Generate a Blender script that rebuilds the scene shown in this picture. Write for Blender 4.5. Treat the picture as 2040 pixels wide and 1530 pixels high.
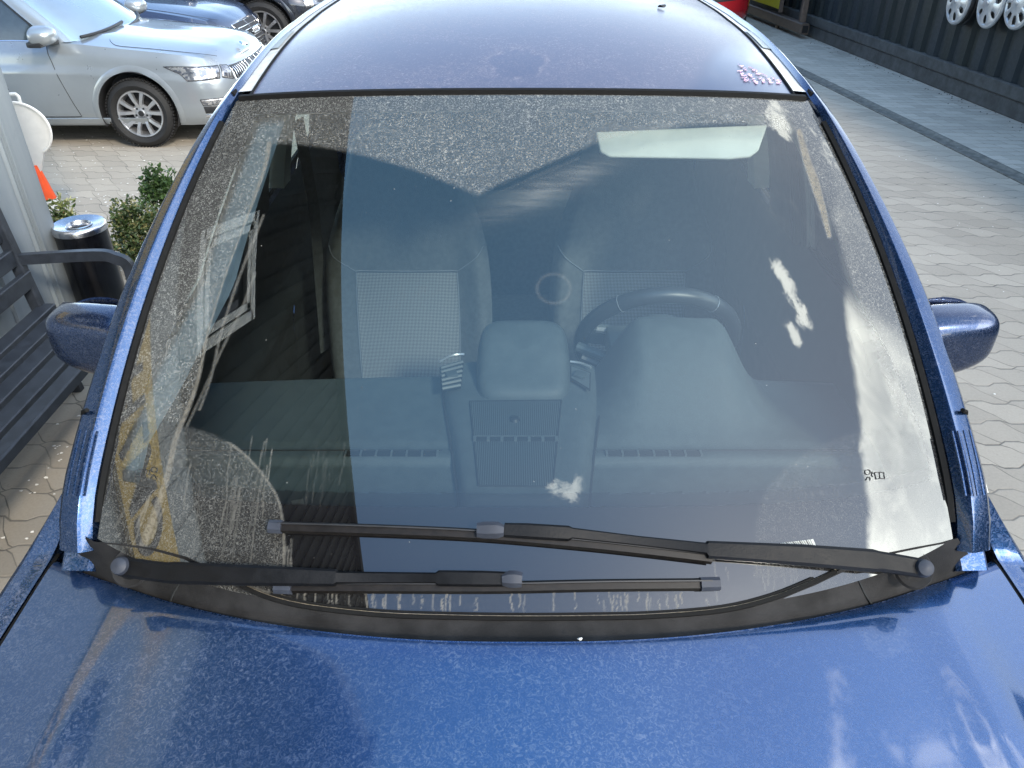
import bpy, bmesh, math, random
import numpy as np
from mathutils import Vector, Matrix
from math import sin, cos, pi, radians as R_

for o in list(bpy.data.objects): bpy.data.objects.remove(o)
SC = bpy.context.scene; COL = SC.collection
random.seed(7); rng = np.random.default_rng(7)

# ---------------------------------------------------------------- camera
H = 1.95; PITCH = R_(33.0); F = 1530.0
cd = bpy.data.cameras.new('camera'); cam = bpy.data.objects.new('camera', cd); COL.objects.link(cam)
cam.location = (0, 0, H); cam.rotation_euler = (pi/2 - PITCH, 0, 0)
cd.sensor_width = 36; cd.lens = 36*F/2040; cd.clip_start = .05; cd.clip_end = 2000
SC.camera = cam

# ---------------------------------------------------------------- sky, sun, exposure
SUN_AZ = R_(150); SUN_EL = R_(36)          # azimuth from +Y towards +X
SUNV = Vector((sin(SUN_AZ)*cos(SUN_EL), cos(SUN_AZ)*cos(SUN_EL), sin(SUN_EL)))
SC.view_settings.view_transform = 'Standard'; SC.view_settings.look = 'None'
SC.view_settings.gamma = 1; SC.view_settings.exposure = 1.56
W = bpy.data.worlds.new('World'); SC.world = W; W.use_nodes = True

class NT:
    def __init__(s, nt): s.nt = nt; nt.nodes.clear()
    def n(s, t, **k):
        nd = s.nt.nodes.new(t)
        for a, b in k.items():
            if a == 'i':
                for kk, v in b.items(): s.set(nd, kk, v)
            else: setattr(nd, a, b)
        return nd
    def set(s, nd, key, v):
        sk = nd.inputs[key]
        if isinstance(v, bpy.types.NodeSocket): s.nt.links.new(v, sk)
        else: sk.default_value = v
    def m(s, op, a, b=None, c=None, clamp=False):
        nd = s.n('ShaderNodeMath', operation=op); nd.use_clamp = clamp
        for k, v in enumerate((a, b, c)):
            if v is not None: s.set(nd, k, v)
        return nd.outputs[0]
    def vm(s, op, a, b=None):
        nd = s.n('ShaderNodeVectorMath', operation=op); s.set(nd, 0, a)
        if b is not None: s.set(nd, 1, b)
        return nd.outputs['Value'] if op in ('DOT_PRODUCT', 'LENGTH', 'DISTANCE') else nd.outputs[0]
    def sm(s, x, a, b, lo=0., hi=1.):
        nd = s.n('ShaderNodeMapRange', interpolation_type='SMOOTHSTEP')
        for k, v in zip(('Value', 'From Min', 'From Max', 'To Min', 'To Max'), (x, a, b, lo, hi)): s.set(nd, k, v)
        return nd.outputs[0]
    def mix(s, f, a, b, mode='MIX'):
        nd = s.n('ShaderNodeMix', data_type='RGBA', blend_type=mode)
        s.set(nd, 0, f); s.set(nd, 6, a); s.set(nd, 7, b); return nd.outputs[2]
    def noise(s, vec, scale, detail=3, rough=.5, dist=0, col=False):
        nd = s.n('ShaderNodeTexNoise', i={'Scale': scale, 'Detail': detail, 'Roughness': rough, 'Distortion': dist})
        if vec is not None: s.set(nd, 'Vector', vec)
        return nd.outputs['Color' if col else 'Fac']

CLOUDS = []      # (direction, cos inner, cos outer, strength) filled by the numbers below
t = NT(W.node_tree)
sky = t.n('ShaderNodeTexSky', sky_type='NISHITA', sun_disc=False, sun_elevation=SUN_EL, sun_rotation=SUN_AZ,
          air_density=1.0, dust_density=0.4, ozone_density=1.0)
gv = t.n('ShaderNodeTexCoord').outputs['Generated']
nz = t.noise(gv, 3.2, 7, .6, .4)
nz2 = t.noise(gv, 13, 5, .62, .8)
nz3 = t.noise(gv, 34, 5, .65, .6)
nn = t.m('ADD', t.m('MULTIPLY', nz, .65), t.m('MULTIPLY', nz2, .35))
sep = t.n('ShaderNodeSeparateXYZ', i={0: gv}); dx, dy, dz = sep.outputs
wz = t.m('ADD', t.m('MULTIPLY', t.m('SUBTRACT', nn, .5), .34), 0.0)
def blob(a, b, w, gain=1.0):
    """soft ragged streak of cloud between two sky directions"""
    a = Vector(a); b = Vector(b); ab = b-a
    pa = t.vm('SUBTRACT', gv, tuple(a)); h = t.m('DIVIDE', t.vm('DOT_PRODUCT', pa, tuple(ab)), max(1e-6, ab.length_squared), clamp=True)
    sc = t.n('ShaderNodeVectorMath', operation='SCALE'); sc.inputs[0].default_value = tuple(ab); t.set(sc, 'Scale', h)
    d = t.vm('DISTANCE', pa, sc.outputs[0])
    d = t.m('SUBTRACT', d, t.m('MULTIPLY', t.m('ADD', t.m('SUBTRACT', nn, .5), t.m('MULTIPLY', t.m('SUBTRACT', nz3, .5), .55)), w*5.0))
    return t.m('MULTIPLY', t.sm(d, w, w*.25), gain)
# bank of bright cloud low in the sky on the right, ragged upper edge
edge = t.m('ADD', dx, t.m('MULTIPLY', wz, .22))
bank = t.m('MULTIPLY', t.sm(edge, .655, .672), t.m('MULTIPLY', t.sm(dy, .05, -.05, .06, 1.), t.sm(t.m('ADD', dx, t.m('MULTIPLY', dy, .25)), .92, .79, .05, 1.)))
rim = t.m('MULTIPLY', bank, t.m('SUBTRACT', 1, t.sm(edge, .672, .715)))
low = t.sm(t.m('ADD', dz, t.m('MULTIPLY', dy, .15)), .62, .48)
bank_s = t.m('ADD', t.m('ADD', t.m('MULTIPLY', bank, t.sm(nn, .40, .60, 8.5, 17.0)), t.m('MULTIPLY', rim, 4)), t.m('MULTIPLY', t.m('MULTIPLY', bank, low), t.sm(dy, -.22, -.45, 2, 11)))
wisps = t.m('MAXIMUM', blob((.518, -.02, .855), (.563, -.09, .822), .022, 16), blob((.535, -.125, .836), (.545, -.14, .83), .016, 15))
wisps = t.m('MAXIMUM', wisps, blob((.07, -.495, .866), (.095, -.497, .862), .026, 9))
# thin cloud ahead on the right, mirrored by the bonnet
pat2 = t.m('MAXIMUM', blob((.56, .47, .68), (.56, .33, .76), .035, 12), blob((.66, .40, .63), (.74, .36, .57), .07, 7))
pat = t.m('MULTIPLY', t.m('MULTIPLY', t.sm(nn, .54, .66), t.sm(dx, .18, .42)), t.m('MULTIPLY', t.sm(dy, .05, .3), 7))
hazeR = t.m('MULTIPLY', t.sm(dx, -.05, .62), 2.1)
hor = t.m('MULTIPLY', t.sm(dz, .42, .02), 3.2)
add = t.m('ADD', t.m('MAXIMUM', t.m('MAXIMUM', bank_s, wisps), t.m('MAXIMUM', pat, pat2)), t.m('ADD', hazeR, hor))
zen = t.m('MULTIPLY', t.sm(dz, .72, .97), 1.7)
add = t.m('MULTIPLY', add, t.sm(dz, -.02, .03))
ccol = t.n('ShaderNodeVectorMath', operation='SCALE', i={0: (1.0, .945, .79)}); t.set(ccol, 'Scale', add)
zcol = t.n('ShaderNodeVectorMath', operation='SCALE', i={0: (.27, .72, 1.0)}); t.set(zcol, 'Scale', zen)
skycol = t.vm('ADD', t.vm('ADD', sky.outputs[0], zcol.outputs[0]), ccol.outputs[0])

W_OUT = t.n('ShaderNodeOutputWorld')
bg = t.n('ShaderNodeBackground', i={'Color': skycol, 'Strength': 0.15})
t.nt.links.new(bg.outputs[0], W_OUT.inputs[0])

sl = bpy.data.lights.new('sun', 'SUN'); sl.energy = 1.0; sl.angle = R_(6.0); sl.color = (1, .90, .74)
so = bpy.data.objects.new('sun', sl); COL.objects.link(so)
so.rotation_euler = SUNV.to_track_quat('Z', 'Y').to_euler(); so.location = SUNV*30
SC.cycles.use_denoising = True; SC.cycles.max_bounces = 10; SC.cycles.transparent_max_bounces = 12
SC.cycles.sample_clamp_indirect = 6; SC.cycles.caustics_reflective = False; SC.cycles.caustics_refractive = False

# ---------------------------------------------------------------- helpers
ORG = Vector((0, 0, 0))
CP, SP = cos(PITCH), sin(PITCH)
def ray(px, py):
    a = (px-1020)/F; b = (765-py)/F
    return Vector((a, CP + b*SP, -SP + b*CP))
def U(px, py, D=None, x=None, y=None, z=None):
    r = ray(px, py)
    if D is not None: k = D
    elif y is not None: k = y/r.y
    elif x is not None: k = x/r.x
    else: k = (z-H)/r.z
    return Vector((0, 0, H)) + r*k
def proj(p):
    x, y, z = p[0], p[1], p[2]-H
    d = y*CP - z*SP; u = y*SP + z*CP
    return 1020 + F*x/d, 765 - F*u/d

def mk(name, vf, mat, parent=None, smooth=35, loc=None, kind=None):
    v, f = vf
    me = bpy.data.meshes.new(name)
    o_ = ORG if loc is None else Vector((0, 0, 0))
    me.from_pydata([tuple(Vector(p)-o_) for p in v], [], [tuple(q) for q in f])
    if mat: me.materials.append(mat)
    if smooth:
        me.polygons.foreach_set('use_smooth', [True]*len(me.polygons))
        me.set_sharp_from_angle(angle=R_(smooth))
    me.update()
    o = bpy.data.objects.new(name, me); COL.objects.link(o)
    if parent is not None: o.parent = parent
    if loc is not None: o.location = loc
    elif parent is None: o.location = ORG
    if kind: o['kind'] = kind
    return o
def thing(name, loc, label, cat, rz=0, group=None):
    o = bpy.data.objects.new(name, None); COL.objects.link(o); o.empty_display_size = .1
    o.location = loc; o.rotation_euler = (0, 0, rz); tag(o, label, cat, group); return o
def tag(o, label, cat, group=None):
    o['label'] = label; o['category'] = cat
    if group: o['group'] = group
    return o
def grid(fn, nu, nv, flip=False):
    v = [fn(i/nu, j/nv) for j in range(nv+1) for i in range(nu+1)]; f = []
    for j in range(nv):
        for i in range(nu):
            a = j*(nu+1)+i; q = (a, a+1, a+nu+2, a+nu+1)
            f.append(q[::-1] if flip else q)
    return v, f
def join(*vfs):
    V = []; Fc = []
    for v, f in vfs:
        k = len(V); V += [Vector(p) for p in v]; Fc += [tuple(i+k for i in q) for q in f]
    return V, Fc
def xf(vf, M_): return [M_ @ Vector(p) for p in vf[0]], vf[1]
def frames(pts, up):
    pts = [Vector(p) for p in pts]; out = []
    for k, p in enumerate(pts):
        T = (pts[min(k+1, len(pts)-1)] - pts[max(k-1, 0)]).normalized()
        u = up[k] if isinstance(up, list) else up
        O = T.cross(Vector(u)).normalized(); N = O.cross(T).normalized()
        out.append((p, T, O, N))
    return out
def sweep(pts, prof, up=(0, 0, 1), closed=True, cap=True, scale=None):
    """prof: list of (along O, along N)"""
    fr = frames(pts, up); v = []; f = []; n = len(prof)
    for k, (p, T, O, N) in enumerate(fr):
        s = scale[k] if scale else (1, 1)
        v += [p + O*(a*s[0]) + N*(b*s[1]) for a, b in prof]
    m = n if closed else n-1
    for k in range(len(fr)-1):
        for i in range(m):
            a = k*n+i; b = k*n+(i+1) % n
            f.append((a, b, b+n, a+n))
    if cap and closed:
        f.append(tuple(range(n-1, -1, -1))); f.append(tuple((len(fr)-1)*n+i for i in range(n)))
    return v, f
def tube(pts, r, n=8, up=(0.01, .02, 1), scale=None, cap=True):
    pr = [(r*cos(2*pi*i/n), r*sin(2*pi*i/n)) for i in range(n)]
    return sweep(pts, pr, up, True, cap, scale)
def bm2(bm):
    bm.verts.ensure_lookup_table(); bm.verts.index_update()
    r = [v.co.copy() for v in bm.verts], [tuple(v.index for v in f.verts) for f in bm.faces]; bm.free(); return r
def box(c, s, bev=0, seg=2):
    bm = bmesh.new(); bmesh.ops.create_cube(bm, size=1)
    for v in bm.verts: v.co = Vector((v.co.x*s[0], v.co.y*s[1], v.co.z*s[2]))
    if bev: bmesh.ops.bevel(bm, geom=bm.edges[:], offset=bev, segments=seg, profile=.6, affect='EDGES')
    for v in bm.verts: v.co += Vector(c)
    return bm2(bm)
def lathe(prof, n=32, axis='z', closed=False):
    v = []; f = []; m = len(prof)
    for k in range(n):
        a = 2*pi*k/n
        for r, h in prof:
            p = (r*cos(a), r*sin(a), h)
            if axis == 'y': p = (p[0], -p[2], p[1])
            if axis == 'x': p = (p[2], p[0], p[1])
            v.append(Vector(p))
    for k in range(n):
        for i in range(m-1 if not closed else m):
            a = k*m+i; b = k*m+(i+1) % m; c = ((k+1) % n)*m+(i+1) % m; d = ((k+1) % n)*m+i
            f.append((a, d, c, b))
    return v, f
def prism(out, h0, h1, M_=None):
    n = len(out); v = [Vector((a, b, h0)) for a, b in out]+[Vector((a, b, h1)) for a, b in out]
    f = [tuple(range(n-1, -1, -1)), tuple(range(n, 2*n))]+[(i, (i+1) % n, n+(i+1) % n, n+i) for i in range(n)]
    if M_ is not None: v = [M_ @ p for p in v]
    return v, f
def beam(a, b, w, h, up=(0, 0, 1), bev=.12):
    c = bev*min(w, h); w /= 2; h /= 2
    pr = [(-w+c, -h), (w-c, -h), (w, -h+c), (w, h-c), (w-c, h), (-w+c, h), (-w, h-c), (-w, -h+c)]
    return sweep([a, b], pr, up)
def lerp(a, b, t_): return a+(b-a)*t_
def cr(pts, n):
    """Catmull-Rom through points (tuples) with n points per span"""
    P = [np.array(p, float) for p in pts]; out = []
    for i in range(len(P)-1):
        p0 = P[max(i-1, 0)]; p1 = P[i]; p2 = P[i+1]; p3 = P[min(i+2, len(P)-1)]
        for k in range(n):
            t_ = k/n
            out.append(.5*((2*p1)+(-p0+p2)*t_+(2*p0-5*p1+4*p2-p3)*t_**2+(-p0+3*p1-3*p2+p3)*t_**3))
    out.append(P[-1]); return out
def textmesh(s, size, extrude=.002, M_=None, bold=0):
    cu = bpy.data.curves.new('text', 'FONT'); cu.body = s; cu.size = size; cu.extrude = extrude; cu.align_x = 'LEFT'
    cu.offset = bold
    o = bpy.data.objects.new('text', cu); COL.objects.link(o)
    me = bpy.data.meshes.new_from_object(o.evaluated_get(bpy.context.evaluated_depsgraph_get()))
    v = [p.co.copy() for p in me.vertices]; f = [tuple(p.vertices) for p in me.polygons]
    bpy.data.objects.remove(o); bpy.data.meshes.remove(me); bpy.data.curves.remove(cu)
    if M_ is not None: v = [M_ @ p for p in v]
    return v, f

# ---------------------------------------------------------------- materials
def pm(name, col, rough=.5, metal=0, coat=0, var=.12, scale=20, bump=0, bscale=200, spec=.5, alpha=None):
    """plain procedural material: colour with noise variation and optional bump"""
    m = bpy.data.materials.new(name); m.use_nodes = True; q = NT(m.node_tree)
    tc = q.n('ShaderNodeTexCoord').outputs['Object']
    nz = q.noise(tc, scale, 4, .6)
    a = tuple(c*(1-var) for c in col)+(1,); b = tuple(min(1, c*(1+var)) for c in col)+(1,)
    c = q.mix(q.sm(nz, .3, .7), a, b)
    p = q.n('ShaderNodeBsdfPrincipled', i={'Base Color': c, 'Metallic': metal, 'Coat Weight': coat, 'Coat Roughness': .05, 'Specular IOR Level': spec})
    q.set(p, 'Roughness', q.sm(nz, .2, .8, rough*.88, min(1, rough*1.12)))
    if bump:
        bn = q.n('ShaderNodeBump', i={'Strength': bump, 'Distance': .002, 'Height': q.noise(tc, bscale, 3, .6)})
        q.set(p, 'Normal', bn.outputs[0])
    o = q.n('ShaderNodeOutputMaterial'); q.nt.links.new(p.outputs[0], o.inputs[0]); return m

def dusty_paint(name, col, dust=.8, fscale=95, attr=None, rough=.25, metal=.82, haze=.05, dcol=(.33, .33, .36), coat=1.5):
    m = bpy.data.materials.new(name); m.use_nodes = True; q = NT(m.node_tree)
    tc = q.n('ShaderNodeTexCoord').outputs['Object']
    wisp = q.noise(tc, fscale, 5, .62, 2.2)
    fleck = q.noise(tc, fscale*2.1, 3, .6, .8)
    broad = q.noise(tc, 5, 4, .6)
    d = q.m('MAXIMUM', q.sm(wisp, .43, .74), q.sm(fleck, .56, .74, 0, .75))
    d = q.m('MULTIPLY', d, q.sm(broad, .25, .7, .45, 1.))
    d = q.m('ADD', q.m('MULTIPLY', d, .55*dust), haze*dust)
    if attr:
        at = q.n('ShaderNodeAttribute', attribute_name=attr).outputs['Fac']
        d = q.m('MULTIPLY', d, at)
    d = q.m('MINIMUM', d, .9)
    p = q.n('ShaderNodeBsdfPrincipled', i={'Metallic': q.m('MULTIPLY', q.m('SUBTRACT', 1, d), metal), 'Roughness': q.m('ADD', q.m('MULTIPLY', d, .5), rough),
            'Coat IOR': coat, 'Coat Roughness': q.m('ADD', q.m('MULTIPLY', d, .35), .03), 'Coat Weight': q.m('SUBTRACT', 1, q.m('MULTIPLY', d, .6))})
    fl = q.noise(tc, 1500, 1, .5)
    base = q.mix(q.sm(fl, .35, .75), tuple(c*.8 for c in col)+(1,), tuple(c*1.25 for c in col)+(1,))
    q.set(p, 'Base Color', q.mix(d, base, dcol+(1,)))
    o = q.n('ShaderNodeOutputMaterial'); q.nt.links.new(p.outputs[0], o.inputs[0]); return m

def glass_mat(name, tint=(.75, .85, .85), ior=1.62, dark=None, rough=0.0):
    """thin pane: fresnel reflection over a tinted see-through"""
    m = bpy.data.materials.new(name); m.use_nodes = True; q = NT(m.node_tree)
    g = q.n('ShaderNodeBsdfGlossy', i={'Roughness': rough, 'Color': (1, 1, 1, 1)})
    tr = q.n('ShaderNodeBsdfTransparent', i={'Color': tint+(1,)})
    fr = q.n('ShaderNodeFresnel', i={'IOR': ior}).outputs[0]
    tc = q.n('ShaderNodeTexCoord').outputs['Object']
    du = q.n('ShaderNodeBsdfDiffuse', i={'Color': (.4, .4, .38, 1)})
    mx = q.n('ShaderNodeMixShader', i={0: fr, 1: tr.outputs[0], 2: g.outputs[0]})
    mx2 = q.n('ShaderNodeMixShader', i={0: q.sm(q.noise(tc, 60, 4, .6), .55, .8, .01, .08), 1: mx.outputs[0], 2: du.outputs[0]})
    o = q.n('ShaderNodeOutputMaterial'); q.nt.links.new(mx2.outputs[0], o.inputs[0]); return m
# ---------------------------------------------------------------- ground and surroundings
def paver_mat(name, w, h, amp, slant, col, joint=.006, rot=0., dirty=1., jcol=(.07, .066, .058), contrast=1.):
    m = bpy.data.materials.new(name); m.use_nodes = True; q = NT(m.node_tree)
    tc = q.n('ShaderNodeTexCoord').outputs['Object']
    mp = q.n('ShaderNodeMapping', i={'Vector': tc, 'Rotation': (0, 0, rot)}).outputs[0]
    wob = q.noise(mp, 5, 2, .5, 0, True)
    mp = q.vm('ADD', mp, q.vm('SCALE', q.vm('SUBTRACT', wob, (.5, .5, .5)), None)) if False else mp
    sx = q.n('ShaderNodeSeparateXYZ', i={0: mp}); X, Y = sx.outputs[0], sx.outputs[1]
    tri = q.m('SUBTRACT', q.m('MULTIPLY', q.m('PINGPONG', q.m('DIVIDE', X, w), .5), 4), 1)   # -1..1
    trap = q.m('MULTIPLY', q.m('MAXIMUM', q.m('MINIMUM', q.m('MULTIPLY', tri, 2.6), 1), -1), amp)
    wv = q.m('MULTIPLY', q.m('SUBTRACT', q.noise(mp, 3.0, 2), .5), .02)
    v = q.m('DIVIDE', q.m('ADD', q.m('ADD', Y, trap), wv), h)
    row = q.m('FLOOR', v); fv = q.m('FRACT', v)
    off = q.m('MULTIPLY', q.m('FRACT', q.m('MULTIPLY', row, .5)), 1.0)
    rj = q.n('ShaderNodeTexWhiteNoise', noise_dimensions='1D', i={'W': row}).outputs[0]
    u = q.m('ADD', q.m('ADD', q.m('DIVIDE', q.m('ADD', X, q.m('MULTIPLY', q.m('SUBTRACT', fv, .5), slant)), w), off), q.m('MULTIPLY', rj, .06))
    cu = q.m('FLOOR', u); fu = q.m('FRACT', u)
    e1 = q.m('MULTIPLY', q.m('MINIMUM', fv, q.m('SUBTRACT', 1, fv)), h)
    e2 = q.m('MULTIPLY', q.m('MINIMUM', fu, q.m('SUBTRACT', 1, fu)), w*1.7)
    e = q.m('MINIMUM', e1, e2)
    jn = q.noise(mp, 9, 4, .65)
    jw = q.m('MULTIPLY', q.sm(jn, .3, .7, .35, 1.5), joint)
    jm = q.m('SUBTRACT', 1, q.sm(e, 0, q.m('ADD', jw, .0015)))
    jm = q.m('MULTIPLY', jm, q.sm(q.noise(mp, 2.3, 3, .6), .3, .62, .25, 1.))
    cid = q.n('ShaderNodeCombineXYZ', i={0: row, 1: cu}).outputs[0]
    wn = q.n('ShaderNodeTexWhiteNoise', noise_dimensions='2D', i={'Vector': cid}).outputs[0]
    big = q.noise(mp, .7, 5, .6); fine = q.noise(mp, 90, 4, .65)
    k = q.m('ADD', q.m('ADD', q.m('MULTIPLY', q.m('SUBTRACT', wn, .5), .20*contrast), q.m('MULTIPLY', q.m('SUBTRACT', big, .5), .5*dirty)),
            q.m('MULTIPLY', q.m('SUBTRACT', fine, .5), .35))
    k = q.m('ADD', k, 1.0)
    c = q.vm('SCALE', col); q.set(c.node, 'Scale', k)
    c = q.mix(q.sm(q.noise(mp, 30, 4, .7), .60, .75, 0, .35*dirty), c, (.09, .085, .075, 1))
    c = q.mix(q.m('MULTIPLY', jm, .85), c, jcol+(1,))
    hgt = q.m('ADD', q.sm(e, 0, .008), q.m('MULTIPLY', fine, .25))
    bmp = q.n('ShaderNodeBump', i={'Strength': .5, 'Distance': .004, 'Height': hgt})
    p = q.n('ShaderNodeBsdfPrincipled', i={'Base Color': c, 'Roughness': .85, 'Normal': bmp.outputs[0]})
    o = q.n('ShaderNodeOutputMaterial'); q.nt.links.new(p.outputs[0], o.inputs[0]); return m

M_pave = paver_mat('paving_blocks', .19, .15, .012, .12, (.345, .305, .25))
M_walk = paver_mat('walkway_blocks', .20, .12, .004, .03, (.40, .36, .305), rot=R_(3.5), contrast=1.3)
M_conc = pm('concrete', (.22, .215, .20), .9, var=.3, scale=8, bump=.5, bscale=60)
M_dkconc = pm('dark_concrete', (.045, .048, .048), .85, var=.4, scale=9, bump=.6, bscale=50)

mk('ground', grid(lambda a, b: (lerp(-150, 150, a), lerp(-120, 300, b), 0), 4, 4), M_pave, kind='structure')
GX = lambda y, d=0: 4.03 - .103*(y-5.94) + d                   # line of the drain channel
mk('walkway', ([(GX(-14, .07), -14, .004), (GX(30, .07), 30, .004), (GX(30, 1.6), 30, .004), (GX(-14, 1.6), -14, .004)], [(3, 2, 1, 0)]), M_walk, kind='structure')
# shallow drain channel : two edge lines and a lower bed
mk('drain_channel', join(sweep([(GX(-14), -14, .0), (GX(30), 30, .0)], [(-.075, -.01), (-.075, .010), (-.05, .012), (-.035, .006), (.035, .006), (.05, .016), (.075, .014), (.075, -.01)])),
   pm('channel_concrete', (.13, .125, .11), .9, var=.35, scale=14, bump=.5), kind='structure')

# petals and crumbs scattered on the paving
def scatter():
    v = []; f = []
    def leafp(x, y, z, s):
        a = random.random()*6.28; k = len(v)
        for j in range(5):
            rr = s*(.7+.5*random.random()); v.append(Vector((x+rr*cos(a+j*1.2566), y+rr*.7*sin(a+j*1.2566), z+random.random()*s*.5)))
        f.append(tuple(range(k, k+5)))
    for _ in range(1500):
        leafp(random.uniform(-4.2, -1.0), random.gauss(4.6, 1.3), .006, random.uniform(.004, .010))
    for _ in range(260):
        leafp(random.uniform(-1.9, -1.0), random.uniform(1.6, 3.4), .006, random.uniform(.004, .009))
    for _ in range(160):
        leafp(random.uniform(1.2, 4.0), random.uniform(1.5, 7), .006, random.uniform(.003, .006))
    return v, f
mk('fallen_petals', scatter(), pm('petal_white', (.78, .75, .70), .7), smooth=0, kind='stuff')
def crumbs():
    vf = []
    for _ in range(150):
        y = random.uniform(4, 13); x = CX(y)-abs(random.gauss(0, .12))-.02
        s = random.uniform(.003, .008)
        vf.append(box((x, y, .006+s*.4), (s*1.5, s*1.2, s), s*.25, 1))
    return join(*vf)

# ---------------------------------------------------------------- container along the right side
CX = lambda y, d=0: 4.98 - .0865*(y-7.6) + d
CANG = math.atan(.0865)
mk('gravel_crumbs', crumbs(), pm('crumb_dark', (.07, .07, .065), .9, var=.4), smooth=0, kind='stuff')
def container_panel_mat():
    m = bpy.data.materials.new('container_green'); m.use_nodes = True; q = NT(m.node_tree)
    tc = q.n('ShaderNodeTexCoord').outputs['Object']
    st = q.n('ShaderNodeMapping', i={'Vector': tc, 'Scale': (2.5, 2.5, .35)}).outputs[0]
    big = q.noise(st, 1.2, 4, .6); fine = q.noise(tc, 25, 5, .65)
    c = q.mix(q.sm(big, .35, .65), (.007, .013, .014, 1), (.011, .019, .026, 1))
    c = q.mix(q.sm(fine, .52, .78, 0, .55), c, (.028, .032, .030, 1))
    c = q.mix(q.sm(q.noise(st, 9, 5, .7), .62, .75, 0, .6), c, (.03, .02, .014, 1))
    p = q.n('ShaderNodeBsdfPrincipled', i={'Base Color': c, 'Specular IOR Level': .25, 'Roughness': q.sm(fine, .3, .7, .45, .65)})
    o = q.n('ShaderNodeOutputMaterial'); q.nt.links.new(p.outputs[0], o.inputs[0]); return m
M_cont = container_panel_mat()
ORG = Vector((CX(5), 5, 0))
def build_container():
    c = thing('shipping_container', ORG, 'long dark green corrugated steel container along the paved walkway on the right', 'container', -0+0)
    y0, y1 = -7., 21.
    L = y1-y0; per = .285; pts = []
    y = y0
    prof = [(0, 0), (.07, 0), (.11, .036), (.18, .036), (.22, 0)]
    while y < y1:
        for a, b in prof: pts.append((y+a*per/.285, b))
        y += per
    v = []; f = []
    for yy, b in pts:
        v += [Vector((CX(yy)+.02+b, yy, .30)), Vector((CX(yy)+.02+b, yy, 2.62))]
    for i in range(len(pts)-1): f.append((2*i, 2*i+1, 2*i+3, 2*i+2))
    mk('corrugated_wall', (v, f), M_cont, c, smooth=20)
    A = lambda yy, z, d: Vector((CX(yy)+d, yy, z))
    mk('top_rail', beam(A(y0, 2.66, .03), A(y1, 2.66, .03), .10, .12), M_cont, c)
    mk('bottom_rail', beam(A(y0, .235, .035), A(y1, .235, .035), .10, .13), M_dkconc, c)
    mk('roof', ([A(y0, 2.715, 0), A(y1, 2.715, 0), A(y1, 2.715, 2.4), A(y0, 2.715, 2.4)], [(0, 3, 2, 1)]), M_cont, c)
    mk('end_wall', ([A(y0, .2, .02), A(y0, 2.7, .02), A(y0, 2.7, 2.4), A(y0, .2, 2.4)], [(0, 1, 2, 3)]), M_cont, c)
    mk('end_wall', ([A(y1, .2, .02), A(y1, 2.7, .02), A(y1, 2.7, 2.4), A(y1, .2, 2.4)], [(0, 3, 2, 1)]), M_cont, c)
    mk('plinth', beam(A(y0, .085, .06), A(y1, .085, .06), .12, .17), M_dkconc, c)
build_container()

# gate frame with a yellow sheet, lying along the container
M_brown = pm('brown_steel', (.085, .062, .048), .6, var=.3, scale=12, bump=.3)
M_yel = pm('yellow_sheet', (.50, .44, .010), .55, var=.1, scale=5)
ORG = Vector((CX(12.6)-.14, 12.6, 0))
g = thing('gate_frame', ORG, 'brown steel gate frame with an open square rail end beside the container', 'gate')
ga = lambda y, z, d=-.14: Vector((CX(y)+d, y, z))
mk('post', beam(ga(12.75, .16), ga(12.75, 2.2), .09, .09, (1, 0, 0)), M_brown, g)
mk('bottom_rail', join(beam(ga(12.55, .14, -.16), ga(19, .14, -.16), .12, .15), beam(ga(12.55, 2.2, -.14), ga(19, 2.2, -.14), .07, .07)), M_brown, g)
mk('rail_mouth_shade', box(ga(12.545, .14, -.16), (.085, .006, .10)), pm('painted_shade', (.006, .006, .006), .9), g)  # dark plate on the solid rail end, painted as the shade inside
for y in (13.6, 16.5): mk('wheel', xf(lathe([(.02, -.02), (.06, -.02), (.06, .02), (.02, .02)], 16, 'x'), Matrix.Translation(ga(y, .06, -.16))), M_brown, g)
ORG = ga(14.0, .25, -.20)
mk('upright', beam(ga(13.55, .2, -.15), ga(13.55, 2.2, -.15), .07, .05, (1, 0, 0)), M_brown, g) if False else None
s = thing('yellow_board', ORG, 'plain yellow sheet fixed to the brown gate beside the red car', 'board')
def yb(a, b):
    y = lerp(13.45, 15.4, a); return ga(y, lerp(.30-.0*a, 2.1, b), -.24+.012*sin(9*a+3*b))
fr_, bk_ = grid(yb, 20, 16), grid(lambda a, b: yb(a, b)+Vector((.014, 0, 0)), 20, 16, True)
mk('sheet', join(fr_, bk_), M_yel, s)
mk('edge_strip', beam(ga(13.42, .26, -.225), ga(13.42, 2.12, -.225), .03, .06, (1, 0, 0)), M_brown, s)

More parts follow.
